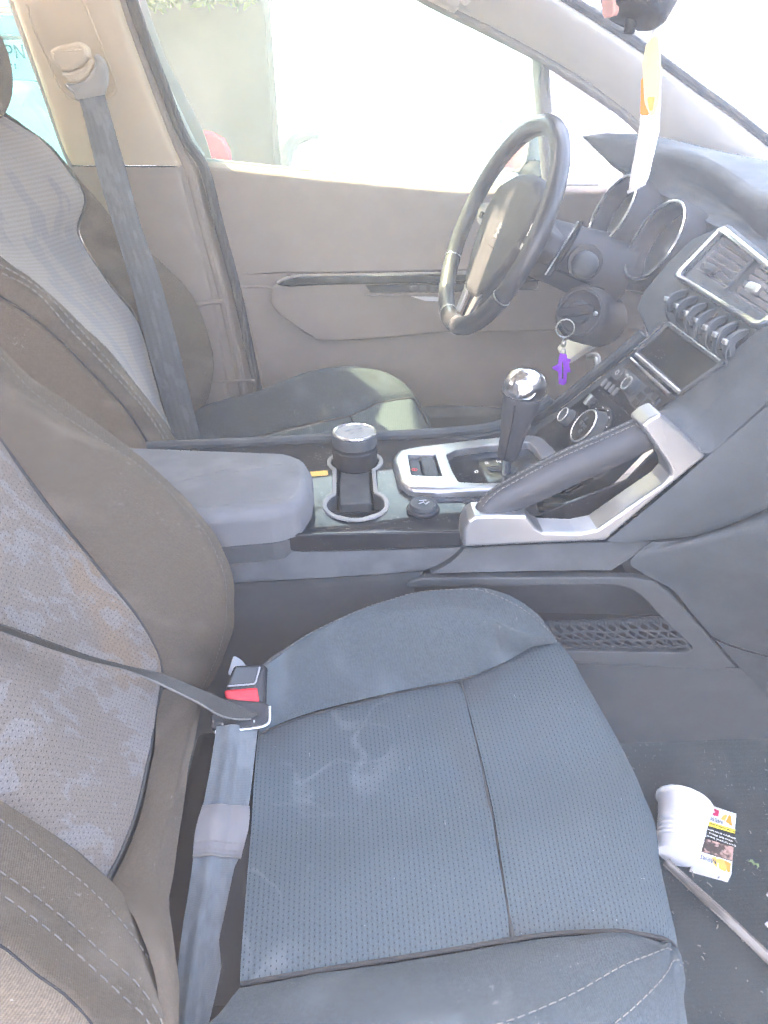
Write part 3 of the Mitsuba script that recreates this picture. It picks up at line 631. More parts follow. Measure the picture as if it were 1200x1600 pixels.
NU = 15
for i in range(-6, NU + 6):
    for s in (1, -1):
        P = []
        for t in np.linspace(0, 1, 14):
            u = (i + s * t * 2.6) / NU
            if 0 <= u <= 1: P.append(netpt(u + .004 * math.sin(9 * i + 7 * t), t))
        if len(P) > 2: cords.append(tube(np.array(P), .0016, 5))
for v in (.30, .62, .94): cords.append(tube(np.array([netpt(u, v + .03 * math.sin(20 * u + 9 * v)) for u in np.linspace(0, 1, 40)]), .0017, 5))
part(net, 'cords', cat(*cords), 'm_net', kind='stuff')
# lower panel and the flank that runs on under the dashboard
G = loft([Y([(560, 1012, -.146), (896, 1034, -.146), (1152, 1044, -.147), (1290, 1050, -.147)]), Y([(560, 1060, -.145), (905, 1080, -.145), (1165, 1085, -.147), (1290, 1090, -.147)]), [(.0, -.145, .03), (.30, -.145, .03), (.52, -.147, .03), (.75, -.147, .03)]], 40, 20)
gpart(con, 'lower_side_panel', G, 'm_plastic', off=(0, .012, 0))
part(con, 'panel_joint', tube(resample(Y([(560, 1011, -.149), (896, 1032.5, -.149), (1152, 1042.5, -.151)]), 30), .0014, 6), 'm_seam')

# armrest
arm = thing('armrest', 'grey padded armrest lid at the rear end of the centre console', 'armrest')
AZ = .497
AF = FZ(AZ)
ap = Polygon([(-.42, yn - .052), tuple(AF.px(430, 796)), tuple(AF.px(466, 786)), tuple(AF.px(484, 760)), tuple(AF.px(489, 735)), tuple(AF.px(476, 714)), tuple(AF.px(450, 704)), (-.42, .078)])
part(arm, 'lid', plate(AF, rounded(ap, .022), .047, .016, .004, base=-.047, steps=7), 'm_armrest', smooth=50)
part(arm, 'lower_tray', plate(AF, rounded(ap.buffer(-.004), .022), .026, .003, .004, base=-.076), 'm_plastic')
part(arm, 'joint', plate(AF, rounded(ap.buffer(-.006), .02), .004, 0, .004, base=-.050), 'm_seam')
part(arm, 'latch', bar(AF, AF.px(489, 740)[0] - .012, AF.px(489, 740)[0] - .001, AF.px(489, 740)[1] - .02, AF.px(489, 740)[1] + .02, .012, .003, .003, base=-.060), 'm_plastic')
tag_w = top.px(500, 741)
single('paper_tag', plate(Frame((*tag_w, CZ + .0008), (1, .15, 0), (0, 0, 1)), sbox(-.014, -.007, .012, .008), .0008, 0, .001), 'm_orange_light', 'small orange paper tag on the gloss panel beside the armrest', 'tag')

# gear gate
gear = thing('gear_surround', 'satin silver surround of the gear gate with parking brake switch', 'gear surround')
gate_hole = rounded(Polygon(top.pts([(697, 723), (712, 715), (760, 708), (826, 703), (846, 724), (856, 745), (846, 766), (760, 768), (716, 766), (706, 748)])), .006)
brake_hole = rounded(Polygon(top.pts([(637, 721), (679, 722), (690, 757), (643, 755)])), .003)
part(gear, 'surround', plate(top, rounded(gear_out, .016).difference(gate_hole).difference(brake_hole), .013, .008, 0, base=.0005, steps=6, hbev=.0012), 'm_silver', smooth=60)
part(gear, 'base_plate', plate(top, gate_hole.buffer(.004), .006, 0, 0, base=-.004), 'm_gloss')
gtop = FZ(CZ + .0022)
slot = LineString(gtop.pts([(770, 733), (800, 733), (792, 742), (830, 742), (812, 752), (795, 758)])).buffer(.0065, quad_segs=5)
part(gear, 'slot', plate(gtop, slot, .0008, 0, 0), 'm_black')
part(gear, 'slot_edge', plate(gtop, slot.buffer(.0016).difference(slot), .0016, .0005, 0), 'm_plastic')
for ch, (gx, gy) in zip('PRNDM', ((744, 738), (760, 724), (778, 722), (830, 730), (820, 760))):
    t = meshkit.text_mesh(ch, .008, .0004); p = gtop.px(gx, gy); t.apply_translation((-.003, -.004, 0)); t.vertices = gtop.place(t.vertices + (*p, .0004)); part(gear, 'gate_letter', t, 'm_white_print', smooth=False)
bf = FZ(CZ - .002)
part(gear, 'switch_well', plate(bf, brake_hole.buffer(.003), .003, 0, 0, base=-.004), 'm_black')
bh = brake_hole.bounds; cxm = bh[0] + (bh[2] - bh[0]) * .42
sw = thing('parking_brake_switch', 'small grey parking brake switch with a red mark in the silver surround', 'switch')
part(sw, 'rear_key', plate(bf, brake_hole.buffer(-.0015).intersection(sbox(bh[0], bh[1], cxm - .0006, bh[3])), .007, .002, .001), 'm_plastic')
lv = brake_hole.buffer(-.0015).intersection(sbox(cxm + .0006, bh[1], bh[2], bh[3]))
part(sw, 'pull_key', plate(bf, lv, .012, .004, .001), 'm_plastic')
pm = (bh[0] * .6 + cxm * .4, (bh[1] + bh[3]) / 2)
part(sw, 'mark', cat(disc_ring((*pm, CZ + .0051), (0, 0, 1), .0036, .0046, .0004, 20), plate(FZ(CZ + .0051), sbox(pm[0] - .0006, pm[1] - .0022, pm[0] + .0006, pm[1] + .0026), .0004, 0, 0)), 'm_red_print', smooth=False)
# round socket cap in front of the cup holder
sc = top.px(661, 797)
sock = thing('socket_cap', 'round black power socket cap in the gloss panel by the silver surround', 'socket')
part(sock, 'collar', lathe([(.0225, 0), (.0225, .003), (.021, .005), (.0195, .0055)], (*sc, CZ), (0, 0, 1), 40), 'm_black')
part(sock, 'cap', lathe([(.0190, 0), (.0190, .005), (.0178, .0072), (.0150, .0076), (.0145, .0066)], (*sc, CZ + .0045), (0, 0, 1), 40), 'm_plastic')
part(sock, 'emboss', cat(tube(np.array([(sc[0] - .006, sc[1] - .003, CZ + .0114), (sc[0] + .001, sc[1] + .002, CZ + .0117), (sc[0] + .002, sc[1] - .005, CZ + .0117), (sc[0] + .008, sc[1] + .002, CZ + .0114)]), .0010, 6), tube(np.array([(sc[0] - .005, sc[1] + .006, CZ + .0114), (sc[0] + .005, sc[1] + .007, CZ + .0114)]), .0009, 6)), 'm_grey_print')
# gear lever
lev = thing('gear_lever', 'grey leather gear lever with a chrome capped knob', 'gear lever')
g0, g1, g2 = at(792, 752, y=.035), at(793, 712, y=.03), at(818, 612, y=.022)
ax = (g2 - g1) / np.linalg.norm(g2 - g1); L = np.linalg.norm(g2 - g1)
part(lev, 'rod', cat(tube(np.array([g0 + (0, 0, -.02), g0, g1]), .0058, 12), tube(np.array([g0 + (-.006, -.006, -.01), g1 + (-.005, -.006, -.004)]), .003, 8)), 'm_chrome')
part(lev, 'grip', lathe([(.0125, -.004), (.0150, 0), (.0165, .012), (.0185, .035), (.0230, .065), (.0275, L - .012), (.0285, L - .004), (.026, L)], g1, ax, 40, ref=(1, 0, 0), flat=.86), 'm_leather', smooth=60)
part(lev, 'grip_seam', tube(np.array([g1 + ax * h + np.array([-.5, -.86, 0]) / 1.0 * r for h, r in ((0, .0148), (.012, .0162), (.035, .0182), (.065, .0226), (L - .012, .0270))]), .0009, 6, samples=20), 'm_seam')
part(lev, 'cap', lathe([(.0282, -.004), (.0298, -.001), (.0300, .006), (.0285, .016), (.0235, .025), (.0150, .031), (.006, .0335)], g2, ax, 40, ref=(1, 0, 0), flat=.86), 'm_chrome', smooth=60)

# grab handle with silver bracket
H = FY(-.150)
gh = thing('grab_handle', 'leather covered grab handle on a satin silver bracket at the console front', 'handle')
hp = [(722, 853), (724, 826), (731, 812), (742, 804), (770, 803), (822, 804), (836, 822), (848, 829), (900, 831), (932, 825), (985, 788), (1034, 755), (1046, 741), (1044, 728), (1028, 704), (1000, 664), (1014, 652), (1030, 644), (1068, 676), (1103, 710), (1060, 745), (1000, 795), (944, 843), (850, 847)]
part(gh, 'bracket', plate(H, rounded(Polygon(H.pts(hp)), .004), .036, .0045, 0, base=-.032, steps=6), 'm_silver', smooth=60)
HW = FY(-.088)
part(gh, 'inner_panel', plate(HW, [(.10, .40), (.55, .40), (.55, .66), (.43, .60), (.36, .50), (.24, .447), (.10, .447)], .004, .001, .004), 'm_gloss', label='dark gloss panel inside the handle opening')
gr = np.array([at(752, 812, y=-.135), at(772, 790, y=-.130), at(820, 764, y=-.126), at(880, 734, y=-.124), (at(950, 703, y=-.122)), at(1000, 680, y=-.120), at(1026, 666, y=-.116)])
rad = [.016, .0215, .024, .0245, .0240, .0235, .0225]
part(gh, 'grip', tube(gr, rad, 24, samples=60, flat=.9), 'm_leather', smooth=60)
gtan = np.gradient(resample(gr, 80), axis=0); rr = np.interp(np.linspace(0, 1, 80), np.linspace(0, 1, 7), rad)
ln = resample(gr, 80) + np.array([-.45, -.20, .86]) * (rr * .985)[:, None]
part(gh, 'grip_seam', tube(ln, .0010, 6), 'm_seam')
part(gh, 'stitching', cat(stitches(ln[3:] + (.001, -.0045, -.0006), .0045, .002, .0006), stitches(ln[3:] + (-.002, .0045, -.0006), .0045, .002, .0006)), 'm_thread', kind='stuff')

# ------------------------------------------------------------------ dashboard
dash = thing('dashboard', 'dark moulded dashboard with round instrument hoods and centre stack', 'dashboard')
pad_b = Y([(916, 213, .66), (950, 208, .57), (985, 209, .52), (1027, 221, .455), (1100, 243, .35), (1200, 300, .20)])
pad_b = add_end(pad_b, (.60, .05, .835), (.62, -.2, .82), (.62, -.72, .81))
pad_a = np.array([(.93, .70, .80), (1.0, .40, .80), (1.02, .1, .80), (1.0, -.3, .80), (.93, -.72, .79)])
pad_c = Y([(919, 219, .655), (948, 246, .53), (1000, 256, .46), (1100, 297, .335), (1150, 330, .26), (1200, 376, .16)])
pad_c = add_end(pad_c, (.575, .02, .79), (.57, -.2, .77), (.57, -.72, .76))
pad_d = Y([(923, 223, .655), (953, 251, .545), (986, 285, .465), (1050, 318, .345), (1104, 352, .235), (1134, 366, .15)]) + (.012, 0, 0)
pad_d = add_end(pad_d, (.56, .02, .74), (.555, -.2, .70), (.555, -.72, .69))
G = loft([pad_a, pad_a * .5 + resample(pad_b, 5) * .5 + (0, 0, .012), pad_b, resample(pad_b, 30) * .5 + resample(pad_c, 30) * .5 + (-.012, 0, .006), pad_c, pad_d], 120, 60)
gpart(dash, 'top_pad', wrinkle(G, 41, .0015), 'm_dash', off=(.004, 0, -.006))
# instrument bowl
FA = Frame((.36, .05, .51), (0, -1, 0), (-.84, 0, .545))
bowl = [Y([(956, 256, .57), (966, 270, .53), (988, 290, .465), (1050, 320, .345), (1104, 354, .235), (1128, 368, .17)]) + (.014, 0, -.002),
        Y([(962, 350, .55), (970, 360, .52), (990, 370, .45), (1030, 380, .34), (1062, 392, .25), (1084, 400, .19)]) + (.035, 0, 0),
        Y([(930, 430, .54), (940, 440, .52), (962, 450, .43), (985, 455, .33), (1000, 456, .26), (1006, 456, .235)]) + (.01, 0, 0)]
gpart(dash, 'instrument_bowl', loft(bowl, 60, 30), 'm_column', off=(.03, 0, -.01))
GN = np.array([-.90, -.06, .42]); GN /= np.linalg.norm(GN)
ins = thing('instrument_cluster', 'pair of round instrument dials in deep hoods behind the steering wheel', 'instrument cluster')
def dial(c, r, depth=.055):
    c = np.array(c, float); h = part(ins, 'hood', lathe([(r + .006, -depth), (r + .006, -.004), (r + .004, .0), (r + .001, .0005), (r - .002, -.003), (r - .004, -depth + .002), (r - .006, -depth + .001), (1e-6, -depth + .001)], c, GN, 64), 'm_column', smooth=50)
    part(ins, 'bezel', tube(c + r * (np.cos(np.linspace(0, 2 * math.pi, 64, endpoint=False))[:, None] * np.cross(GN, [0, 1, 0]) + np.sin(np.linspace(0, 2 * math.pi, 64, endpoint=False))[:, None] * np.cross(GN, np.cross(GN, [0, 1, 0]))) + GN * .001, .0022, 8, closed=True), 'm_chrome')
    f = c - GN * (depth - .003); fr = Frame(f, (0, -1, 0), GN)
    part(h, 'dial_face', plate(fr, Point(0, 0).buffer(r - .006), .001, 0, 0), 'm_screen')
    ticks = [plate(fr, Polygon([(math.cos(a) * (r - .010) - math.sin(a) * .0007, math.sin(a) * (r - .010) + math.cos(a) * .0007), (math.cos(a) * (r - .010) + math.sin(a) * .0007, math.sin(a) * (r - .010) - math.cos(a) * .0007),
              (math.cos(a) * (r - .018) + math.sin(a) * .0007, math.sin(a) * (r - .018) - math.cos(a) * .0007), (math.cos(a) * (r - .018) - math.sin(a) * .0007, math.sin(a) * (r - .018) + math.cos(a) * .0007)]), .0006, 0, 0, .001) for a in np.linspace(-.8, math.pi + .8, 25)]
    part(h, 'scale', cat(*ticks), 'm_white_print', smooth=False)
    part(h, 'needle', tube(np.array([fr.w(0, 0, .004), fr.w(-(r - .016) * .8, -(r - .016) * .6, .004)]), np.array([.002, .0006]), 6), 'm_red_print')
    part(h, 'inner_ring', lathe([(r - .0035, -depth + .020), (r - .0045, -depth + .020), (r - .012, -depth + .003), (r - .011, -depth + .002), (r - .0035, -depth + .018)][::-1], c, GN, 64), 'm_steel', smooth=50)
dial(np.mean([at(977, 279, y=.44), at(925, 385, y=.44)], 0) + (.006, .0, .004), .063)
dial(np.mean([at(1060, 317, y=.31), at(986, 432, y=.31)], 0), .066)
mid_c = at(1012, 352, y=.372) + (.045, 0, 0)
part(ins, 'trip_display', plate(Frame(mid_c, (0, -1, 0), GN), [(-.022, -.055), (.022, -.055), (.022, .05), (-.022, .05)], .003, .001, .004), 'm_screen')
for i in range(5): part(ins, 'display_segment', plate(Frame(mid_c, (0, -1, 0), GN), sbox(-.016, -.045 + i * .018, .016, -.036 + i * .018), .0006, 0, 0, .0032), 'm_yellow', smooth=False)

# centre stack, all on one leaning plane
fp = lambda *L: FA.pts(L)
def onf(nm, px, h, mat, base=0., bev=.0015, r=.003, parent=None, **k): return part(parent or dash, nm, plate(FA, px if hasattr(px, 'exterior') else fp(*px), h, bev, r, base), mat, **k)
base_px = [(800, 700), (816, 672), (870, 638), (930, 590), (985, 546), (1008, 524), (1002, 505), (990, 480), (1002, 452), (1046, 400), (1080, 368), (1133, 345), (1240, 430), (1240, 470), (1200, 502), (1130, 567), (1060, 622), (1004, 662), (930, 740), (880, 772), (840, 760)]
onf('stack_body', base_px, .03, 'm_dash', base=-.034, bev=.006, r=.008)
rail_far = np.array([FA.w(*FA.px(*q), .002) for q in ((792, 688), (818, 668), (870, 634), (930, 586), (986, 541), (1006, 522))])
part(dash, 'stack_edge', tube(resample(rail_far, 40), .0085, 10), 'm_plastic')
onf('stack_skin', [(822, 700), (842, 672), (880, 646), (940, 600), (1000, 552), (1030, 528), (1068, 612), (1004, 664), (930, 744), (880, 772), (840, 760)], .004, 'm_gloss', base=-.003)
stk = thing('centre_stack_screen', 'dark flat navigation screen in a thin bright frame in the centre stack', 'screen')
scr = Polygon(fp((1045, 512), (1125, 570), (1067, 611), (1000, 551)))
onf('frame', scr.buffer(.006, join_style=2).difference(scr.buffer(-.0005)), .006, 'm_plastic', base=-.002, parent=stk, r=0)
onf('display', scr, .003, 'm_screen', base=-.002, bev=0, r=.001, parent=stk)
e = [FA.w(*FA.px(*q), .0045) for q in ((994, 549), (1042, 507), (1049, 506), (1129, 566))]
part(stk, 'bright_edge', tube(np.array(e[:2]), .0013, 6), 'm_chrome'); part(stk, 'bright_edge', tube(np.array(e[2:]), .0012, 6), 'm_dullchrome')
part(stk, 'lower_bar', tube(np.array([FA.w(*FA.px(997, 556), .004), FA.w(*FA.px(1066, 616), .004)]), .003, 8), 'm_dullchrome')

rad_ = thing('car_radio', 'radio panel with disc slot, round knob and small keys below the screen', 'radio')
onf('panel', [(960, 590), (990, 562), (1058, 622), (1004, 660)], .003, 'm_black', base=.0005, parent=rad_, r=.002)
onf('disc_slot', [(988, 570), (992, 566), (1056, 622), (1051, 627)], .002, 'm_seam', base=.003, bev=0, r=0, parent=rad_)
part(rad_, 'slot_trim', tube(np.array([FA.w(*FA.px(990, 563), .0052), FA.w(*FA.px(1050, 620), .0052)]), np.array([.0018, .0032]), 8, samples=12), 'm_chrome')
onf('key_block', [(969, 592), (985, 579), (1038, 628), (1010, 650), (1004, 650), (990, 636)], .004, 'm_plastic', base=.003, parent=rad_, r=.003)
kc = FA.px(996, 610); kn = FA.w(*kc, .006)
part(rad_, 'knob', lathe([(.0125, 0), (.0125, .003), (.0110, .004), (.0105, .014), (.0095, .0155)], kn, FA.n, 36), 'm_plastic', smooth=45)
part(rad_, 'knob_rim', tube(kn + FA.n * .0155 + .0095 * (np.cos(np.linspace(0, 2 * math.pi, 36, endpoint=False))[:, None] * FA.u + np.sin(np.linspace(0, 2 * math.pi, 36, endpoint=False))[:, None] * FA.v), .0012, 6, closed=True), 'm_chrome')
for (x, y) in ((1008, 624), (1020, 634), (1020, 615), (1031, 625), (1000, 634), (1011, 643)):
    a, b = FA.px(x, y); part(rad_, 'key', bar(FA, a - .0075, a + .0075, b - .0042, b + .0042, .003, .001, .001, .0068), 'm_black')
for (x, y) in ((986, 590), (979, 606)):
    a, b = FA.px(x, y); part(rad_, 'key_mark', bar(FA, a - .004, a + .004, b - .0016, b + .0016, .0005, 0, 0, .0071), 'm_grey_print', smooth=False)
a, b = FA.px(972, 587); part(rad_, 'left_key', bar(FA, a - .011, a + .011, b - .010, b + .010, .003, .001, .002, .0068), 'm_plastic')
part(rad_, 'left_key_mark', disc_ring(FA.w(a, b, .0098), FA.n, .0030, .0042, .0004, 20), 'm_grey_print', smooth=False)
for i in range(4):
    p = FA.w(*FA.px(947 + i * 6, 600 + i * 4.6), .004); part(rad_, 'roller', tube(np.array([p - FA.v * .0065, p, p + FA.v * .0065]), np.array([.0026, .0032, .0026]), 10), 'm_armrest')

clim = thing('climate_panel', 'gloss climate panel with a big bezelled dial and small round dials', 'climate control')
onf('panel', [(846, 700), (858, 668), (900, 640), (940, 606), (986, 650), (1002, 664), (950, 720), (900, 764), (860, 756)], .002, 'm_gloss', base=.0005, parent=clim, r=.006)
def knob(x, y, r, h, nm='dial', rim='m_dullchrome'):
    p = FA.w(*FA.px(x, y), .002); k_ = part(clim, nm, lathe([(r * 1.12, 0), (r * 1.12, .003), (r, .005), (r * .96, h - .002), (r * .88, h)], p, FA.n, 40), 'm_plastic', smooth=45)
    part(k_, 'rim', tube(p + FA.n * h + r * .86 * (np.cos(np.linspace(0, 2 * math.pi, 40, endpoint=False))[:, None] * FA.u + np.sin(np.linspace(0, 2 * math.pi, 40, endpoint=False))[:, None] * FA.v), r * .03 + .0006, 8, closed=True), rim); return k_, p
k1, p1 = knob(929, 676, .0300, .020)
part(k1, 'face', plate(Frame(p1 + FA.n * .0195, FA.u, FA.n), Point(0, 0).buffer(.025), .001, 0, 0), 'm_black')
ff = Frame(p1 + FA.n * .0206, FA.u, FA.n)
for (a, b) in ((-.009, .0), (.0, .0), (.009, .0), (-.004, .009), (.005, -.009)): part(k1, 'face_key', bar(ff, a - .0034, a + .0034, b - .0034, b + .0034, .001, .0004, .001), 'm_plastic')
part(clim, 'dial_ring', disc_ring(FA.w(*FA.px(926, 677), .0022), FA.n, .036, .0435, .005, 64), 'm_black')
for a in np.linspace(.2, 3.6, 9):
    q = FA.px(926, 677); part(clim, 'ring_mark', bar(Frame(FA.w(q[0] + math.cos(a) * .0397, q[1] + math.sin(a) * .0397, .0072), FA.u, FA.n), -.0016, .0016, -.0010, .0010, .0005, 0, 0), 'm_grey_print', smooth=False)
k2, p2 = knob(891, 655, .0135, .014); knob(944, 732, .017, .018)
a, b = FA.px(926, 629); part(clim, 'rocker', bar(FA, a - .012, a + .012, b - .008, b + .008, .007, .003, .002, .002), 'm_black')
part(clim, 'rocker_bar', bar(FA, a - .004, a + .004, b - .009, b + .009, .004, .0015, .001, .008), 'm_dullchrome')

# seven toggle switches
TOG = ['dark toggle switch under the vents at the steering wheel end of its row', 'second bright tipped toggle switch from the steering wheel', 'third bright tipped toggle switch from the steering wheel', 'middle toggle switch of the seven under the vents',
       'third toggle switch from the passenger end of its row', 'second toggle switch from the passenger end of its row', 'dark toggle switch at the passenger end of its row under the vents']
for i in range(7):
    t = i / 6; tx, ty = 1070 + 92 * t - 6 * t * (1 - t), 454 + 62 * t; bx, by = 1046 + 92 * t + 2 * t, 486 + 72 * t
    tg = thing('toggle_switch', TOG[i], 'switch', 'row of toggle switches under the centre vents')
    A, B = FA.px(tx, ty), FA.px(bx, by); wd = .0092
    quad = Polygon([(A[0] - wd, A[1]), (A[0] + wd, A[1]), (B[0] + wd, B[1]), (B[0] - wd, B[1])])
    part(tg, 'well', plate(FA, quad, .0016, 0, .002, base=-.003), 'm_black')
    n_ = 14; P = []
    for q in np.linspace(0, 1, n_):
        uv_ = A * (1 - q) + B * q; P.append(FA.w(uv_[0], uv_[1], -.002 + .019 * max(0, math.sin(math.pi * min(1, (q * .9 + .06)))) ** .8 * (.35 + .65 * q)))
    P = np.array(P); sec = np.array([(.0, -.0068), (.0022, -.0060), (.0026, 0), (.0022, .0060), (.0, .0068), (-.006, .0066), (-.006, -.0066)])
    part(tg, 'lever', tube(P, 1.0, section=sec, up=FA.n), 'm_plastic', smooth=40)
    c_ = A * .34 + B * .66; part(tg, 'tip', plate(Frame(FA.w(c_[0], c_[1], .0135), FA.u, FA.n + .5 * -FA.v), sbox(-.0052, -.0030, .0052, .0030), .0045, .0014, .001), 'm_chrome', smooth=40)
    sep = np.array([FA.w(A[0] + wd + .0012, A[1] + .002, .002), FA.w(*((A + B) / 2 + (wd + .0012, 0)), .017), FA.w(B[0] + wd + .0012, B[1], .014), FA.w(B[0] + wd + .0012, B[1] - .010, -.004)])
    part(tg, 'fin', tube(sep, .0014, 6, samples=16), 'm_plastic')

# centre vents
vent = thing('centre_air_vent', 'pair of slatted centre air vents in a chrome frame', 'air vent')
vout = Polygon(fp((1058, 436), (1066, 424), (1128, 360), (1137, 357), (1262, 458), (1206, 506), (1188, 514), (1176, 511)))
vin = rounded(vout.buffer(-.0075), .006)
onf('frame', rounded(vout, .008).difference(vin), .011, 'm_chrome', base=-.003, bev=.0032, r=0, parent=vent, smooth=60)
onf('back', vin, .002, 'm_seam', base=-.028, bev=0, r=0, parent=vent)
W_ = Frame(FA.w(0, 0, 0), FA.u, FA.n)
part(vent, 'duct_wall', gmesh(np.array([[FA.w(*q, .0) for q in vin.exterior.coords], [FA.w(*q, -.03) for q in vin.exterior.coords]])), 'm_black')
low_ = [FA.px(*q) for q in ((1070, 434), (1188, 512), (1206, 500), (1090, 420))]
onf('sill', Polygon(low_).intersection(vin.buffer(.001)), .006, 'm_plastic', base=-.004, bev=.002, r=.001, parent=vent)
dv0, dv1 = FA.px(1180, 404), FA.px(1133, 456)
part(vent, 'divider', tube(np.array([FA.w(*dv0, .002), FA.w(*dv1, .002)]), .0028, 8), 'm_plastic')
def slat(p, q, tilt, w=.0066): # a real blade between two points
    a, b = FA.w(*FA.px(*p), -.003), FA.w(*FA.px(*q), -.003); d = FA.v * math.cos(tilt) * w + FA.n * math.sin(tilt) * w
    part(vent, 'slat', slab(np.array([[a - d * .5, b - d * .5], [a + d * .5, b + d * .5]]), np.cross(b - a, d) / np.linalg.norm(np.cross(b - a, d)) * .0018), 'm_armrest', smooth=False)
for i in range(6):
    t = i / 5; slat((1131 - 44 * t, 374 + 47 * t), (1174 - 40 * t, 405 + 45 * t), 0.55)
for i in range(6):
    t = i / 5; slat((1188 - 44 * t, 412 + 47 * t), (1250 - 44 * t, 452 + 47 * t), .45)
for (x, y) in ((1112, 421), (1180, 452)):
    a, b = FA.px(x, y); part(vent, 'tab', bar(FA, a - .014, a + .014, b - .006, b + .006, .009, .003, .004, -.002), 'm_dullchrome' if x > 1150 else 'm_plastic')
for (x, y) in ((1094, 446), (1159, 487)):
    a, b = FA.px(x, y); part(vent, 'wheel', bar(FA, a - .0085, a + .0085, b - .0048, b + .0048, .006, .002, .002, -.001), 'm_plastic')
# near flank of the stack, running under the dashboard on the passenger's side
far_e = [FA.w(*FA.px(*q), .0) for q in ((1000, 664), (1060, 618), (1130, 563), (1200, 502), (1250, 462))]
s1 = Y([(1034, 646, -.145), (1106, 708, -.155), (1150, 672, -.162), (1200, 628, -.172), (1290, 560, -.20)])
G = loft([far_e, [np.array(p) * .55 + q * .45 + (-.006, -.006, .010) for p, q in zip(far_e, resample(s1, 5))], s1], 60, 24)
gpart(dash, 'stack_flank', G, 'm_dash', off=(.03, .01, -.03))
t0_ = Y([(948, 845, -.149), (1106, 713, -.155), (1150, 677, -.162), (1200, 633, -.172), (1290, 565, -.20)])
t1_ = Y([(1014, 843, -.149), (1080, 838, -.156), (1150, 816, -.170), (1203, 792, -.188), (1300, 740, -.23)])
G = loft([t0_, (resample(t0_, 5) + resample(t1_, 5)) / 2 + (0, -.006, 0), t1_], 60, 24); gpart(dash, 'lower_flank', G, 'm_dash', off=(.02, .02, 0))
Lf = [(1020, 848, -.149), (985, 878, -.150), (1003, 895, -.152), (1050, 921, -.152), (1082, 959, -.151), (1114, 996, -.150), (1156, 1042, -.150), (1204, 1094, -.150)]
Rt = [(1300, 746, -.232), (1300, 830, -.25), (1300, 900, -.255), (1300, 960, -.255), (1300, 1020, -.25), (1300, 1056, -.25), (1300, 1100, -.24), (1300, 1140, -.22)]
rows = []
for l, r in zip(Lf, Rt):
    a, b = at(l[0], l[1], y=l[2]), at(r[0], r[1], y=r[2]); m = a * .55 + b * .45; m[1] += .022; rows.append([a, m, b])
rows[0] = Y([(1018, 847, -.149), (1080, 842, -.156), (1150, 820, -.170), (1203, 796, -.188), (1300, 746, -.232)])
G = loft(rows, 60, 60); gpart(dash, 'knee_panel', G, 'm_dash', off=(.02, .02, 0))
part(dash, 'panel_joint', tube(resample(Y([(1106, 990, -.153), (1150, 1008, -.170), (1200, 1022, -.195)]), 20) + (0, -.006, 0), .0014, 6), 'm_seam')
part(dash, 'glovebox_body', rbox((.575, -.72, .42), (.95, -.215, .775), .03), 'm_dash')
part(dash, 'stack_core', plate(FY(-.105), FY(-.105).pts([(1004, 668), (1112, 690), (1290, 545), (1290, 930), (1000, 930), (945, 840), (1040, 745)]), .012, 0, 0), 'm_dash')
# tweeter grille and defroster slot near the pillar
part(dash, 'tweeter_grille', slab(loft([Y([(1146, 254, .40), (1200, 276, .33)]), Y([(1150, 246, .42), (1204, 268, .35)])], 12, 4) + (0, 0, .006), (0, 0, -.006)), 'm_black')

# ------------------------------------------------------------------ steering wheel
sw_ = thing('steering_wheel', 'dark leather steering wheel with glossy lower segment and silver spoke insert', 'steering wheel')
WC = np.array([.268, .42, .744]); WN = np.array([-.905, -.125, .395]); WF = Frame(WC, (0, -1, 0), WN); RW = .180
def rim(a0, a1, n, r1=.0152, r2=1.12): 
    a = np.radians(np.linspace(a0, a1, n)); P = np.array([WF.w(RW * math.cos(t), RW * math.sin(t) * .98, 0) for t in a]); return tube(P, r1, 18, up=WF.n, flat=r2)
part(sw_, 'rim', rim(-28, 208, 90), 'm_wheel', smooth=60, label='smooth leather upper rim')
part(sw_, 'lower_rim', cat(rim(-80, -29, 24, .0155)), 'm_leather', smooth=60); part(sw_, 'lower_rim', cat(rim(209, 256, 24, .0155)), 'm_leather', smooth=60)
part(sw_, 'gloss_insert', rim(257, 279, 14, .0154), 'm_glosswheel', smooth=60, label='glossy black bottom insert of the rim')
for a in (-28.5, 208.5, 256.5, 279.5):
    t = math.radians(a); p = WF.w(RW * math.cos(t), RW * math.sin(t) * .98, 0); tn = -WF.u * math.sin(t) + WF.v * math.cos(t)
    part(sw_, 'rim_joint', lathe([(.0161, -.001), (.0163, 0), (.0161, .001)], p, tn, 24, ref=WF.n, flat=1.12), 'm_dullchrome')
hubp = [(-.118, .046), (-.07, .070), (0, .078), (.07, .070), (.118, .046), (.168, .036), (.172, .008), (.150, -.010), (.120, -.016), (.092, -.040), (.066, -.082), (.040, -.118), (.032, -.168), (-.032, -.168), (-.040, -.118), (-.066, -.082), (-.092, -.040), (-.120, -.016), (-.150, -.010), (-.172, .008), (-.168, .036)]
part(sw_, 'spokes', plate(WF, rounded(Polygon(hubp), .010), .024, .008, 0, base=-.046, steps=5), 'm_column', smooth=60)
padp = [(-.112, .072), (-.05, .098), (0, .104), (.05, .098), (.112, .072), (.126, .020), (.104, -.044), (.072, -.100), (.040, -.124), (-.040, -.124), (-.072, -.100), (-.104, -.044), (-.126, .020)]
part(sw_, 'airbag_cover', plate(WF, rounded(Polygon(padp), .022), .036, .020, 0, base=-.040, steps=8), 'm_hub', smooth=60, label='smooth grey airbag cover with a small emblem')
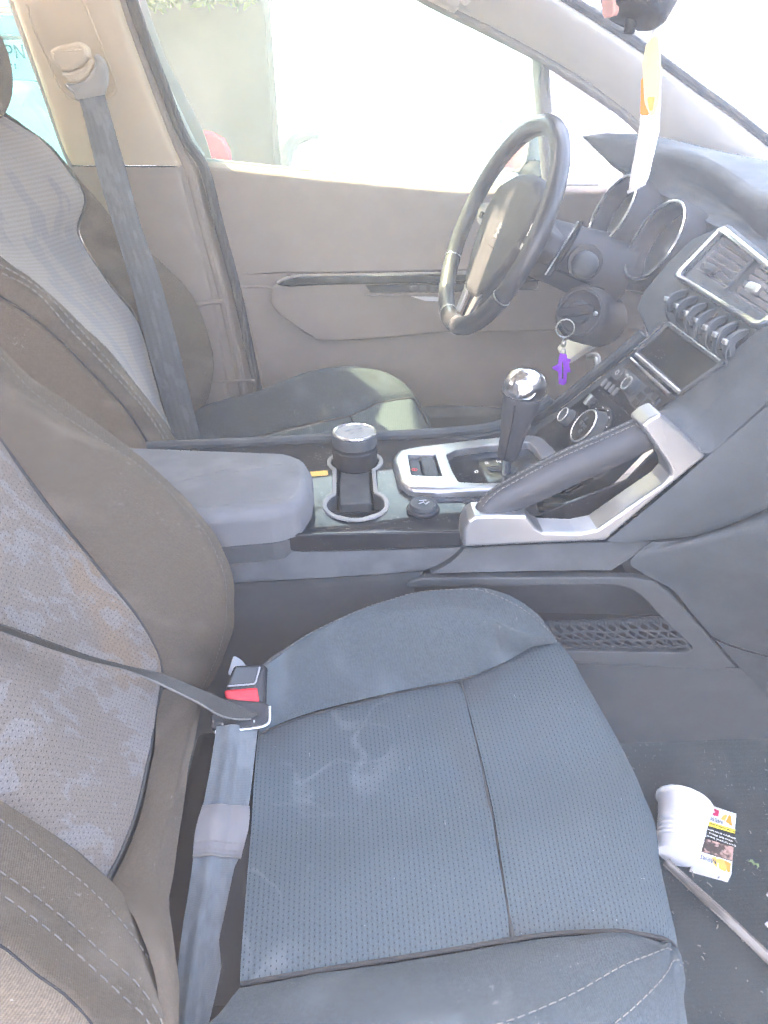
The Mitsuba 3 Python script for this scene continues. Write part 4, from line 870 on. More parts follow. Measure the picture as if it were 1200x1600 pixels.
for s in (1, -1):
    part(sw_, 'spoke_insert', plate(WF, rounded(Polygon([(s * .112, .036), (s * .160, .026), (s * .162, .012), (s * .140, -.006), (s * .112, -.010)]), .004), .006, .002, 0, base=-.014), 'm_silver')
    part(sw_, 'spoke_insert', plate(WF, rounded(Polygon([(s * .064, -.090), (s * .046, -.118), (s * .036, -.160), (s * .020, -.160), (s * .024, -.100)]), .004), .006, .002, 0, base=-.014), 'm_silver')
    part(sw_, 'spoke_key', plate(WF, sbox(*( (.118, .002, .134, .014) if s > 0 else (-.134, .002, -.118, .014))), .003, .001, .002, base=-.008), 'm_black')
lion = Polygon([(-.006, -.012), (-.003, -.004), (-.007, .001), (-.004, .004), (-.006, .010), (-.001, .013), (.003, .010), (.002, .006), (.007, .008), (.008, .005), (.003, .003), (.004, -.001), (.009, -.001), (.009, -.004), (.003, -.005), (.003, -.009), (.007, -.012), (.002, -.013), (-.001, -.008), (-.003, -.013)])
part(sw_, 'emblem', plate(WF, lion, .0016, .0004, 0, base=-.0045), 'm_dullchrome', smooth=False)
t = cat(*[plate(WF, sbox(-.017 + i * .0062, -.030, -.0125 + i * .0062, -.0285), .0006, 0, 0, base=-.0042) for i in range(6)]); part(sw_, 'airbag_mark', t, 'm_seam', smooth=False)

# steering column with stalks and ignition lock
col = thing('steering_column', 'dark steering column shroud with stalks and the ignition lock', 'steering column')
c0_, c1_ = WC + WN * -.045, np.array([.50, .41, .665])
part(col, 'shroud', tube(np.array([c0_, c0_ * .6 + c1_ * .4, c1_]), np.array([.048, .056, .066]), 28, samples=24, flat=1.05), 'm_column', smooth=60)
ig = at(905, 488, y=.325); IA = np.array([-.62, -.70, .30]); IA /= np.linalg.norm(IA)
part(col, 'lock_housing', lathe([(.050, -.11), (.050, -.02), (.046, -.004), (.041, .0), (.038, -.002), (.036, -.008), (1e-6, -.008)], ig, IA, 40), 'm_column', smooth=50)
part(col, 'lock_ring', tube(ig + IA * .0 + .0405 * (np.cos(np.linspace(0, 2 * math.pi, 48, endpoint=False))[:, None] * np.cross(IA, [0, 0, 1]) + np.sin(np.linspace(0, 2 * math.pi, 48, endpoint=False))[:, None] * np.cross(IA, np.cross(IA, [0, 0, 1]))), .0016, 6, closed=True), 'm_plastic')
part(col, 'lock_barrel', lathe([(.020, -.010), (.020, .004), (.017, .007)], ig, IA, 32), 'm_plastic')
kb = at(915, 415, y=.315)
part(col, 'wiper_stalk', cat(tube(np.array([(.425, .44, .70), kb + (0, .03, .0), kb]), np.array([.013, .012, .015]), 14, samples=12), lathe([(.018, -.022), (.022, -.014), (.0225, -.004), (.018, .003), (.010, .006)], kb, kb - np.array([.425, .44, .70]), 28)), 'm_plastic', smooth=50)
p0, p1_ = at(908, 346, y=.33), at(856, 430, y=.33)
pd = (p0 - p1_) / np.linalg.norm(p0 - p1_)
part(col, 'paddle', tube(np.array([p1_, p1_ * .5 + p0 * .5 + (.004, 0, 0), p0]), np.array([.008, .0105, .007]), 12, samples=14, flat=.45, up=(0, 1, .2)), 'm_gloss', smooth=60)
part(col, 'paddle_edge', tube(np.array([p1_, p1_ * .5 + p0 * .5 + (.0, 0, 0), p0]) + (-.0055, -.003, .001), .0016, 6, samples=14), 'm_chrome')
part(col, 'shroud_joint', tube(np.array([(.335, .352, .70), (.38, .345, .68), (.45, .335, .655)]), .0016, 6, samples=16), 'm_seam'); part(col, 'stalk_boot', disc_ring(kb + (.004, .020, .002), (-.1, -1, .1), .016, .030, .006), 'm_black')
part(col, 'left_stalk', tube(np.array([(.42, .44, .71), (.41, .52, .73), (.40, .58, .74)]), np.array([.012, .010, .013]), 12, samples=12), 'm_plastic')

# key, ring and purple charm
key = thing('ignition_key', 'dark car key in the ignition lock below the wheel', 'key')
ku = np.cross(IA, [0, 0, 1]); ku /= np.linalg.norm(ku); ku = ku if ku[0] > 0 else -ku
kf = Frame(ig + IA * .008, ku + np.array([0, 0, .35]), np.cross(IA, ku + np.array([0, 0, .35])))
part(key, 'head', plate(Frame(ig + IA * .012, ku + np.array([0, 0, .30]), IA), rounded(sbox(-.032, -.0085, .030, .0085), .007), .012, .004, 0), 'm_black', smooth=50)
part(key, 'end_stud', lathe([(.004, 0), (.004, .003), (.002, .0045)], at(931, 490, y=.30), IA, 14), 'm_steel')
ring = thing('key_ring', 'thin bright split ring hanging from the ignition key', 'key ring')
rc = at(883, 513, y=.305); an = np.linspace(0, 4 * math.pi, 70); VN = CAM - rc; VN = VN * (1, 1, .3) + (.15, 0, 0); VN /= np.linalg.norm(VN); ra = np.cross(VN, [0, 0, 1]); ra /= np.linalg.norm(ra); rb = np.cross(VN, ra)
part(ring, 'coil', tube(rc + .0155 * (np.cos(an)[:, None] * ra + np.sin(an)[:, None] * rb) + VN * np.linspace(-.0012, .0012, 70)[:, None], .0011, 7), 'm_steel')
ct, cb = at(881, 528, y=.305), at(880, 549, y=.305)
part(ring, 'swivel', cat(lathe([(.0035, 0), (.0048, .003), (.0048, .008), (.003, .011)], (ct + cb) / 2 - (0, 0, .004), (0, 0, 1), 16), tube((ct + (0, 0, -.002)) + .0045 * (np.cos(np.linspace(0, 6.28, 20, endpoint=False))[:, None] * rb + np.sin(np.linspace(0, 6.28, 20, endpoint=False))[:, None] * VN), .0010, 6, closed=True), tube(cb + .0042 * (np.cos(np.linspace(0, 6.28, 20, endpoint=False))[:, None] * rb + np.sin(np.linspace(0, 6.28, 20, endpoint=False))[:, None] * ra), .0010, 6, closed=True)), 'm_steel')
CF = Frame(at(879, 578, y=.303), -ra if ra[0] < 0 else ra, VN)
if CF.v[2] < 0: CF = Frame(CF.o, -CF.u, CF.n)
star = [CF.px(*q) for q in ((875, 552), (885, 553), (886, 560), (892, 562), (889, 569), (892, 581), (886, 582), (885, 598), (880, 602), (873, 600), (872, 581), (862, 575), (872, 569), (873, 560))]
charm = thing('charm', 'purple translucent star shaped key charm', 'charm')
part(charm, 'body', plate(CF, rounded(Polygon(star), .0012), .006, .0016, 0, base=-.003, steps=4), 'm_purple', smooth=50)
part(charm, 'slot', plate(CF, [CF.px(*q) for q in ((878, 566), (880, 566), (880, 591), (878, 591))], .0006, 0, 0, base=.0031), 'm_printblack')

# pedals
ped = thing('accelerator_pedal', 'pale sunlit pedal on an arm in the driver footwell', 'pedal')
pp = [at(904, 543, y=.47), at(916, 556, y=.46), at(921, 574, y=.45), at(927, 592, y=.45)]
part(ped, 'pad', plate(Frame(pp[0], (0, 1, 0), (-.5, -.2, .7)), rounded(sbox(-.03, -.045, .03, .035), .008), .012, .004, 0), 'm_pedal')
part(ped, 'arm', tube(np.array([pp[0] + (.02, 0, -.02), pp[1] + (.02, 0, 0), pp[2] + (.02, 0, -.02), pp[3] + (.03, 0, -.05)]), .0065, 10, samples=14), 'm_steel')

# ------------------------------------------------------------------ floor
fl = loft([[(-1.0, -.70, .02), (1.3, -.70, .02)], [(-1.0, -.30, .0), (1.3, -.30, .0)], [(-1.0, -.22, .008), (1.3, -.22, .008)], [(-1.0, -.155, .055), (1.3, -.155, .055)], [(-1.0, -.10, .10), (1.3, -.10, .10)], [(-1.0, .10, .10), (1.3, .10, .10)], [(-1.0, .20, .01), (1.3, .20, .01)], [(-1.0, .74, .0), (1.3, .74, .0)]], 60, 120)
structure('floor', slab(fl + np.array([0, 0, .0]) + (meshkit.fbm(fl * (9, 9, 0) + 3, 3, 5)[..., None] - .5) * (0, 0, .008), (0, 0, -.03)), 'm_carpet', 'dark grey carpeted footwell floor with dust and crumbs', True)

# ------------------------------------------------------------------ driver's door
DY = .76
door = thing('driver_door', 'dark driver door panel with gloss armrest strip, open window glass and outside mirror', 'door')
D = FY(DY)
G = loft([Y([(296, 249, .775), (420, 262, .78), (560, 276, .78), (760, 291, .78), (935, 291, .775), (1010, 292, .77)]),
          Y([(308, 262, .748), (425, 275, .75), (560, 289, .75), (760, 303, .75), (935, 303, .745), (1010, 304, .74)]),
          Y([(330, 330, .742), (440, 335, .745), (560, 345, .745), (760, 352, .745), (935, 352, .74), (1010, 350, .735)]),
          Y([(372, 430, .738), (450, 425, .735), (570, 424, .73), (760, 420, .73), (935, 418, .735), (1010, 416, .735)])], 80, 40)
gpart(door, 'upper_panel', G, 'm_door', off=(0, .03, 0))
G = loft([Y([(372, 430, .740), (450, 427, .740), (570, 426, .735), (760, 422, .735), (935, 420, .740), (1010, 418, .740)]),
          Y([(392, 510, .740), (480, 520, .742), (570, 524, .742), (760, 515, .742), (935, 505, .742), (1010, 500, .742)]),
          Y([(408, 575, .735), (500, 580, .735), (600, 585, .735), (760, 590, .735), (935, 590, .735), (1010, 590, .735)]),
          [(-.215, .74, .35), (-.05, .735, .30), (.1, .735, .28), (.30, .735, .27), (.50, .735, .27), (.62, .735, .27)],
          [(-.20, .74, .06), (-.05, .735, .06), (.1, .735, .06), (.30, .735, .06), (.50, .735, .06), (.62, .735, .06)]], 80, 50)
gpart(door, 'lower_panel', G, 'm_door', off=(0, .03, 0))
# armrest pod with recessed pull, its gloss strip above
pod = Polygon(D.pts([(426, 448), (432, 440), (452, 433), (700, 428), (1000, 424), (1000, 508), (690, 514), (590, 523), (520, 527), (494, 525), (474, 512), (438, 486), (425, 470)]))
Dp = FY(.738)
part(door, 'armrest_pod', plate(Dp, rounded(pod, .01), .016, .007, 0, steps=5), 'm_door', smooth=60)
Df = FY(.7215)
part(door, 'armrest_strip', plate(Df, rounded(Polygon(Df.pts([(432, 444), (440, 437), (462, 431), (700, 427), (1000, 424), (1000, 436), (700, 441), (520, 444), (450, 447)])), .002), .010, .004, 0, base=-.001, steps=5), 'm_gloss', smooth=60)
part(door, 'chrome_line', tube(resample(np.array([Df.w(*Df.px(*q), .010) for q in ((434, 441), (442, 436), (464, 430), (590, 427.5), (800, 424))]), 40), .0036, 8), 'm_chrome')
part(door, 'switch_panel', plate(Df, Polygon(Df.pts([(570, 445), (840, 439), (840, 452), (690, 456), (580, 457)])), .006, .002, .002), 'm_black')
for x in (640, 656, 672): part(door, 'window_switch', plate(Df, Polygon(Df.pts([(x, 445), (x + 10, 445), (x + 10, 453), (x, 453)])), .010, .003, .001), 'm_plastic')
part(door, 'pull_ledge', plate(Df, Polygon(Df.pts([(562, 458), (690, 457), (720, 462), (660, 462), (580, 461)])), .012, .004, .001), 'm_door')
part(door, 'handle_recess', plate(Df, Polygon(Df.pts([(628, 459), (690, 457), (700, 471), (664, 470), (645, 464)])), .003, .001, .001, base=-.001), 'm_signwhite')
part(door, 'crease', tube(resample(Y([(372, 449, .741), (400, 447, .741), (428, 452, .741)]), 12), .003, 8), 'm_door')
G = loft([Y([(640, 640, .70), (700, 636, .69), (800, 640, .69), (950, 640, .69)]), Y([(640, 652, .685), (700, 648, .67), (800, 652, .67), (950, 652, .67)]), [(.10, .70, .06), (.25, .67, .06), (.40, .67, .06), (.6, .67, .06)]], 40, 20)
gpart(door, 'map_pocket', G, 'm_plastic', off=(0, .012, 0))
# window frame: rear post, top rail, front post; glass
WY = .775
fr_px = [(196, -40), (203, 0), (222, 70), (268, 170), (300, 232), (312, 248)]
part(door, 'window_frame', tube(np.array([at(a, b, y=WY + .012 - .10 * max(0, (250 - b)) / 290) for a, b in fr_px]), .016, 14, samples=40, flat=1.3), 'm_greytrim')
rail_px = [(560, -70), (655, -8), (760, 45), (835, 84), (905, 128), (985, 186), (1012, 215)]
part(door, 'top_rail', tube(np.array([at(a, b, y=.70 + .05 * t) for (a, b), t in zip(rail_px, np.linspace(0, 1, 7))]), .010, 12, samples=40), 'm_greytrim')
part(door, 'quarter_post', tube(np.array([at(844, 88, y=.735), at(848, 150, y=.75), at(853, 215, y=.765), at(860, 292, y=.775)]), .017, 12, samples=20), 'm_greytrim')
part(door, 'beltline_seal', tube(resample(Y([(300, 249, .785), (420, 262, .79), (560, 276, .79), (760, 291, .79), (935, 291, .785)]), 30), .006, 8), 'm_greytrim')
# outside mirror on the door
mc = at(795, 222, y=1.0)
MN = np.array([-.93, -.33, .03]); MN /= np.linalg.norm(MN); MF = Frame(mc, np.cross([0, 0, 1], MN), MN)
mo = Polygon([(-.095, -.035), (-.07, -.065), (.06, -.07), (.095, -.045), (.10, .03), (.07, .065), (-.04, .062), (-.085, .035)])
mir = part(door, 'outside_mirror', plate(MF, rounded(mo, .022), .10, .03, 0, base=-.105, steps=6), 'm_greycar', smooth=60)
part(mir, 'mirror_rim', plate(MF, rounded(mo.buffer(-.006), .02).difference(rounded(mo.buffer(-.012), .018)), .006, .002, 0, base=-.004), 'm_greytrim')
part(mir, 'mirror_glass', plate(MF, rounded(mo.buffer(-.012), .018), .003, 0, 0, base=-.003), 'm_mirror', smooth=False)
part(mir, 'mirror_foot', tube(np.array([mc + (.05, .0, -.05), at(850, 288, y=.80)]), np.array([.03, .022]), 12, samples=8), 'm_black')
wp_ = [at(a, b, y=WY - .10 * max(0, (262 - b)) / 300) for a, b in ((312, 256), (850, 296), (848, 90), (640, -30), (520, -90), (196, -90))]
wpl = [np.array([wp_[0], wp_[0] * .5 + wp_[1] * .5, wp_[1]]), np.array([at(250, 110, y=.735), at(560, 110, y=.735), wp_[2]]), np.array([wp_[5], wp_[4], wp_[3]])]
k = key_for(door + '__window_glass'); scene[k] = mikit.ply(gmesh(loft(wpl, 30, 20)), 'm_doorglass', smooth=True)

# ------------------------------------------------------------------ centre pillar with its belt anchor
pil = thing('centre_pillar', 'car body pillar with beige upper trim and grey lower trim behind the driver', 'pillar')
def yy(b, y0=.715, y1=.60): return y1 + (y0 - y1) * min(max((b + 60) / 330, 0), 1)
Lp = [(-5, -60), (20, 0), (48, 80), (75, 160), (100, 235), (112, 258)]
Rp = [(160, -60), (176, 0), (197, 60), (224, 130), (258, 215), (277, 258)]
Lw = np.array([at(a, b, y=yy(b)) for a, b in Lp]); Rw = np.array([at(a, b, y=yy(b)) for a, b in Rp]); Mw = (resample(Lw, 20) + resample(Rw, 20)) / 2 + (0, -.012, 0)
G = loft([Lw + (-.012, .05, 0), Lw + (-.004, .012, 0), Lw + (.006, .0, 0), Mw, Rw + (-.012, -.004, 0), Rw, Rw + (.006, .02, 0), Rw + (.006, .05, 0)], 60, 50)
gpart(pil, 'upper_trim', G, 'm_beige', label='warm beige upper pillar trim')
end = np.array([G[i, -1] for i in range(G.shape[0])])
# raised belt height adjuster shield: two moulded creases of the trim
cr1 = [at(a, b, y=yy(b) - .014) for a, b in ((42, 8), (50, 40), (70, 85), (90, 130), (105, 152), (118, 156))]
cr2 = [at(a, b, y=yy(b) - .018) for a, b in ((128, -2), (146, 40), (163, 85), (176, 118), (181, 135), (176, 148), (168, 152))]
part(pil, 'shield', cat(tube(resample(cr1, 40), .0028, 8), tube(resample(cr2, 40), .0024, 8)), 'm_beige', smooth=60)
lw0 = np.array([(-.62, .70, .83), (-.56, .705, .5), (-.50, .71, .1)])
L2 = np.array([at(a, b, y=.715) for a, b in ((114, 260), (150, 400), (190, 560), (220, 700))]); R2 = np.array([at(a, b, y=.712) for a, b in ((277, 261), (300, 350), (330, 470), (352, 600), (366, 690))])
G = loft([L2 + (-.03, .03, 0), L2, (resample(L2, 20) + resample(R2, 20)) / 2 + (0, -.014, 0), R2 + (-.012, -.004, 0), R2, R2 + (.006, .04, 0)], 60, 40)
gpart(pil, 'lower_trim', G, 'm_door')
part(pil, 'trim_gap', tube(np.array([at(112, 259, y=.712), at(190, 260, y=.697), at(277, 260, y=.708)]), .0013, 6, samples=20), 'm_seam')
part(pil, 'clip', tube(np.array([at(304, 476, y=.706), at(350, 470, y=.712)]), .0055, 10), 'm_door'); part(pil, 'clip', tube(np.array([at(312, 597, y=.706), at(398, 594, y=.715)]), .003, 8), 'm_door')
for k, (dx, r, m) in enumerate(((12, .012, 'm_door'), (30, .011, 'm_column'))):
    part(pil, 'door_seal', tube(np.array([at(a + dx * (1 + .3 * (b > 250)), b, y=yy(b, .742, .64) if b < 262 else .738) for a, b in ((158, -60), (176, 0), (197, 60), (224, 130), (258, 215), (280, 262), (303, 350), (330, 450), (356, 570), (376, 660))]), r, 10, samples=60), m)
jb = [np.array([at(a, b, y=.722) for a, b in ((150, -60), (200, 60), (262, 215), (281, 262), (303, 350), (332, 470), (354, 600), (368, 700))]), np.array([at(a, b, y=.80) for a, b in ((210, -60), (250, 70), (320, 215), (334, 262), (365, 350), (402, 460), (430, 580), (440, 690))])]
gpart(pil, 'door_jamb', loft(jb, 60, 8), 'm_door', off=(0, .01, 0))
# belt guide (loop) on the pillar
gy = .585
gd = thing('belt_guide', 'beige cap and dark curved loop that guides the belt on the pillar', 'belt guide')
GF = Frame(at(130, 110, y=.600), (1, 0, 0), (0, -1, 0))
part(gd, 'cap', plate(GF, rounded(Polygon(GF.pts([(83, 80), (98, 72), (130, 66), (141, 74), (144, 90), (133, 104), (113, 112), (100, 112), (88, 98)])), .006), .022, .008, 0, steps=5), 'm_beige', smooth=60)
part(gd, 'tongue', plate(GF, rounded(Polygon(GF.pts([(100, 112), (113, 113), (134, 105), (147, 90), (151, 100), (143, 118), (126, 130), (110, 128), (101, 120)])), .002), .016, .005, 0), 'm_beige', smooth=60)
part(gd, 'loop', plate(GF, rounded(Polygon(GF.pts([(98, 122), (108, 130), (122, 131), (138, 125), (149, 112), (152, 98), (150, 88), (155, 85), (164, 93), (170, 108), (171, 128), (166, 143), (163, 160), (122, 158), (119, 148), (108, 138)])), .003), .014, .005, 0, base=.002, steps=5), 'm_greytrim', smooth=60)
# driver's belt
db = thing('driver_seat_belt', 'grey-blue belt webbing hanging straight down from the beige pillar behind the driver', 'seat belt')
def ribbon(L, R, th=.0013, nu=80, nv=12, cup=.0):
    L, R = resample(L, nu), resample(R, nu); t = np.linspace(0, 1, nv)[:, None, None]; G = L[None] * (1 - t) + R[None] * t
    n = gnormals(G); return G + n * (cup * np.sin(math.pi * t)), n.mean((0, 1)) * th
Lb = np.array([at(a, b, y=c) for a, b, c in ((124, 155, .575), (133, 190, .58), (150, 260, .585), (175, 345, .58), (205, 445, .575), (235, 560, .57), (258, 640, .565), (276, 705, .56), (300, 790, .55))])
Rb = np.array([at(a, b, y=c) for a, b, c in ((164, 148, .575), (177, 195, .58), (196, 262, .585), (218, 345, .58), (248, 430, .575), (278, 540, .57), (300, 630, .565), (319, 700, .56), (345, 790, .55))])
G, off = ribbon(Lb, Rb, cup=.004); gpart(db, 'webbing', G, 'm_belt', off=off)
part(db, 'stop_button', lathe([(.005, 0), (.005, .002), (.003, .003)], at(252, 486, y=.572), (0, -1, 0), 16), 'm_white_print')

# ------------------------------------------------------------------ windscreen pillar, roof and glass
ap_ = thing('windscreen_pillar', 'broad pale grey slanting pillar between side window and windscreen', 'pillar')
lo_ = [(560, -70), (660, -12), (765, 40), (840, 80), (910, 122), (985, 178), (1040, 226), (1110, 262), (1210, 330)]
hi_ = [(740, -90), (830, -22), (905, 25), (975, 70), (1035, 112), (1095, 156), (1140, 188), (1180, 220), (1280, 300)]
lo_w = np.array([at(a, b, y=c) for (a, b), c in zip(lo_, (.655, .665, .675, .685, .69, .695, .69, .67, .65))])
hi_w = np.array([at(a, b, y=c) for (a, b), c in zip(hi_, (.55, .56, .57, .58, .585, .59, .59, .585, .57))])
G = loft([lo_w + (0, .05, 0), lo_w + (0, .012, .004), lo_w, lo_w * .5 + hi_w * .5 + (-.018, -.022, .006), hi_w, hi_w + (.012, .012, .008), hi_w + (.02, .05, .0)], 60, 36)
gpart(ap_, 'trim', G, 'm_headliner')
part(ap_, 'seal', tube(resample(hi_w + (.010, .002, .010), 50), .008, 10), 'm_rubber')
part(ap_, 'lower_bead', tube(resample(lo_w + (.0, .004, -.006), 50), .006, 10), 'm_greytrim')
# body of the car
body = thing('car', 'shell of the car round the seats with roof, windscreen and tinted rear window', 'car')
tl = np.array([.20, 0, 1.16])
rf_rows = [[(-1.6, -.52, 1.19), (-.4, -.55, 1.27), (.30, -.52, 1.155)], [(-1.6, .0, 1.23), (-.4, .0, 1.32), (.30, .0, 1.20)], [(-1.6, .52, 1.19), (-.4, .56, 1.27), (.30, .53, 1.155)]]
gpart(body, 'headliner', loft(rf_rows, 40, 30), 'm_headliner', off=(0, 0, .012))
gpart(body, 'roof', loft(rf_rows, 40, 30) + (0, 0, .03), 'm_greycar', off=(0, 0, .01))
part(body, 'roof_rail', tube(np.array([(-1.3, .60, 1.17), (-.45, .635, 1.215), (.0, .64, 1.18), (.22, .645, 1.115)]), .035, 12, samples=30), 'm_headliner')
part(body, 'roof_rail', tube(np.array([(-1.3, -.60, 1.17), (-.45, -.635, 1.215), (.0, -.64, 1.18), (.22, -.645, 1.115), (.55, -.66, .95), (.92, -.68, .80)]), .035, 12, samples=30), 'm_headliner')
hw = hi_w + (.012, .004, .012); wl = resample(hw, 30); wr = wl * (1, -1, 1); t_ = np.linspace(0, 1, 16)[:, None, None]
ws = wl[None] * (1 - t_) + wr[None] * t_; bow = np.sin(math.pi * t_); ws = ws + bow * np.array([.10, 0, .05])
part(body, 'sun_visor', plate(Frame((.235, .30, 1.115), (0, -1, 0), (-.80, 0, .6)), rounded(sbox(-.20, -.055, .20, .055), .02), .018, .008, 0), 'm_headliner', smooth=50); part(body, 'sun_visor', plate(Frame((.235, -.32, 1.115), (0, -1, 0), (-.80, 0, .6)), rounded(sbox(-.20, -.055, .20, .055), .02), .018, .008, 0), 'm_headliner', smooth=50)
k = key_for(body + '__windscreen'); scene[k] = mikit.ply(gmesh(ws), 'm_glass', smooth=True)
k = key_for(body + '__rear_window')
rg = [at(-60, -60, y=.70), at(14, 0, y=.705), at(108, 262, y=.735), at(120, 300, y=.74), at(-260, 330, y=.74), at(-300, -60, y=.68)]
rq = loft([[rg[0], rg[1], rg[2], rg[3]], [rg[5], rg[5] * .8 + rg[4] * .2, rg[4] * .9 + rg[5] * .1, rg[4]]], 20, 10)
scene[k] = mikit.ply(gmesh(rq), 'm_tint', smooth=True)
labels[k] = {'label': 'green tinted rear side window'}
part(body, 'rear_door_seal', tube(np.array([at(a, b, y=c) for a, b, c in ((8, -60, .66), (18, 0, .68), (46, 80, .69), (75, 160, .70), (100, 232, .715), (118, 272, .72))]), .006, 8, samples=30), 'm_greytrim')
part(body, 'rear_door_panel', rbox((-1.3, .735, .1), (-.64, .78, .80), .01), 'm_door')
part(body, 'sill', rbox((-1.2, .74, -.02), (1.1, .82, .05), .01), 'm_black'); part(body, 'sill', rbox((-1.2, -.78, -.02), (1.1, -.70, .05), .01), 'm_black')
part(body, 'rear_bulkhead', rbox((-1.35, -.68, .0), (-1.30, .70, .72), .01), 'm_plastic')
part(body, 'rear_seat', cat(rbox((-1.28, -.62, .08), (-.80, .62, .34), .04), rbox((-1.30, -.62, .30), (-1.14, .62, .86), .04)), 'm_bolster', smooth=50)
part(body, 'firewall', rbox((1.15, -.72, .0), (1.2, .74, .78), .01), 'm_black')
gpart(body, 'bonnet', loft([[(1.02, -.72, .78), (1.5, -.72, .74), (2.0, -.66, .62)], [(1.06, 0, .80), (1.5, 0, .78), (2.05, 0, .66)], [(1.02, .72, .78), (1.5, .72, .74), (2.0, .66, .62)]], 30, 30), 'm_greycar', off=(0, 0, -.02))

# ------------------------------------------------------------------ passenger belt and buckle
bk = thing('belt_buckle', 'black belt buckle with a red release button beside the passenger cushion', 'buckle')
o = at(383, 1062, y=-.290)
bx = at(408, 1060, y=-.29) - at(356, 1066, y=-.29); bu = bx / np.linalg.norm(bx)
BN = CAM - o; BN = BN / np.linalg.norm(BN) + np.array([0, -.1, .35]); BF = Frame(o, bu, BN)
bp = lambda *L: Polygon(BF.pts(L))
part(bk, 'housing', plate(BF, rounded(bp((366, 1040), (408, 1037), (418, 1042), (416, 1100), (408, 1106), (352, 1112), (349, 1096), (357, 1060)), .004), .026, .007, 0, base=-.024, steps=5), 'm_black', smooth=50)
part(bk, 'top_cap', plate(BF, rounded(bp((368, 1043), (406, 1042), (398, 1069), (356, 1073)), .002), .005, .002, 0, base=.0), 'm_dash')
part(bk, 'cap_edge', tube(np.array([BF.w(*BF.px(*q), .0048) for q in ((356, 1073), (380, 1071), (398, 1069), (402, 1058), (406, 1043))]), .0010, 6, samples=20), 'm_grey_print')
part(bk, 'release_button', plate(BF, rounded(bp((351, 1079), (402, 1075), (406, 1099), (392, 1098), (366, 1100), (352, 1090)), .0025), .007, .0025, 0, base=-.001), 'm_red', smooth=50, label='bright red release button')
part(bk, 'button_line', tube(np.array([BF.w(*BF.px(*q), .0062) for q in ((360, 1090), (376, 1091), (396, 1090))]), .0006, 5), 'm_tailred')
single('plastic_hook', plate(BF, rounded(bp((363, 1017), (375, 1024), (386, 1037), (370, 1038), (363, 1050), (353, 1048)), .002), .003, .001, 0, base=-.03), 'm_grey_print', 'pale grey plastic hook sticking up behind the buckle', 'hook')
# tongue and webbing
pb = thing('passenger_seat_belt', 'grey belt fastened across the passenger seat with black latch tongue', 'seat belt')
to = at(372, 1120, y=-.325); TN = CAM - to; TN = TN / np.linalg.norm(TN) + np.array([.0, .0, .25]); TF = Frame(to, bu, TN)
tp = lambda *L: Polygon(TF.pts(L))
part(pb, 'latch_tongue', plate(TF, rounded(tp((335, 1097), (352, 1092), (412, 1098), (421, 1102), (421, 1128), (412, 1136), (380, 1141), (340, 1145), (329, 1138), (329, 1120)), .003), .010, .003, 0, base=-.006, steps=5), 'm_black', smooth=50)
part(pb, 'tongue_rim', tube(resample(np.array([TF.w(*TF.px(*q), .003) for q in ((421, 1104), (421, 1127), (412, 1135), (380, 1140), (336, 1144))]), 30), .0017, 8), 'm_dullchrome')
part(pb, 'tongue_slot', plate(TF, rounded(tp((346, 1128), (352, 1124), (403, 1112), (409, 1116), (404, 1124), (352, 1134)), .001), .0012, 0, 0, base=.0036), 'm_seam')
for q in ((348, 1133), (371, 1138), (397, 1128)): part(pb, 'rivet', lathe([(.0013, 0), (.0013, .0006), (.0006, .0012)], TF.w(*TF.px(*q), .004), TF.n, 10), 'm_steel')
up_ = np.array([at(a, b, y=c) for a, b, c in ((-260, 905, -.56), (-60, 962, -.475), (0, 976, -.455), (70, 1001, -.432), (140, 1026, -.408), (200, 1042, -.380), (262, 1057, -.355), (325, 1083, -.345), (372, 1104, -.332), (404, 1117, -.325))])
dn_ = np.array([at(a, b, y=c) for a, b, c in ((-260, 912, -.545), (-60, 967, -.462), (0, 986, -.440), (70, 1011, -.418), (140, 1033, -.395), (200, 1048, -.374), (255, 1071, -.362), (310, 1098, -.355), (350, 1120, -.345), (392, 1124, -.331))])
t_ = np.linspace(0, 1, 10)[:, None, None]; A, B = resample(up_, 90), resample(dn_, 90); G = A[None] * (1 - t_) + B[None] * t_
gpart(pb, 'shoulder_webbing', G, 'm_belt_dark', off=gnormals(G).mean((0, 1)) * .0014, label='thin twisted dark shoulder strap')
part(pb, 'webbing_edge', tube(B + gnormals(G)[-1] * .0006, .0011, 6), 'm_thread')
yl = lambda b, y0=-.335, y1=-.60: y0 + (y1 - y0) * ((b - 1130) / 470) ** .95 if b > 1130 else y0
lapL = np.array([at(a, b, y=yl(b)) for a, b in ((338, 1136), (330, 1190), (321, 1240), (305, 1320), (290, 1420), (278, 1510), (270, 1600), (262, 1700))])
lapR = np.array([at(a, b, y=yl(b, -.325)) for a, b in ((403, 1136), (397, 1190), (390, 1250), (378, 1320), (363, 1420), (346, 1510), (326, 1600), (300, 1700))])
G, off = ribbon(lapL, lapR, nv=16, cup=.004); G2 = G
sg_ = 1 if (gnormals(G) @ (CAM - G.mean((0, 1)))).mean() > 0 else -1
for ph_, a_ in ((.35, .003), (.62, -.0025)): G2 = G2 + (gnormals(G) * sg_)[:, :, :] * (a_ * np.exp(-((np.linspace(0, 1, 16) - ph_) / .12) ** 2))[:, None, None]
gpart(pb, 'lap_webbing', G2, 'm_belt', off=off)
fa, fb = .235, .375
nf = 24; us = np.linspace(fa, fb, nf); FG = np.stack([grid_at(G2, us, np.full(nf, v)) for v in np.linspace(-.0, 1, 12)]); nn_ = gnormals(FG); nn_ *= 1 if (nn_ @ (CAM - FG.mean((0, 1)))).mean() > 0 else -1
FG = FG + nn_ * (.0028 + .007 * np.sin(np.linspace(0, math.pi, nf)) ** 1.0)[None, :, None]
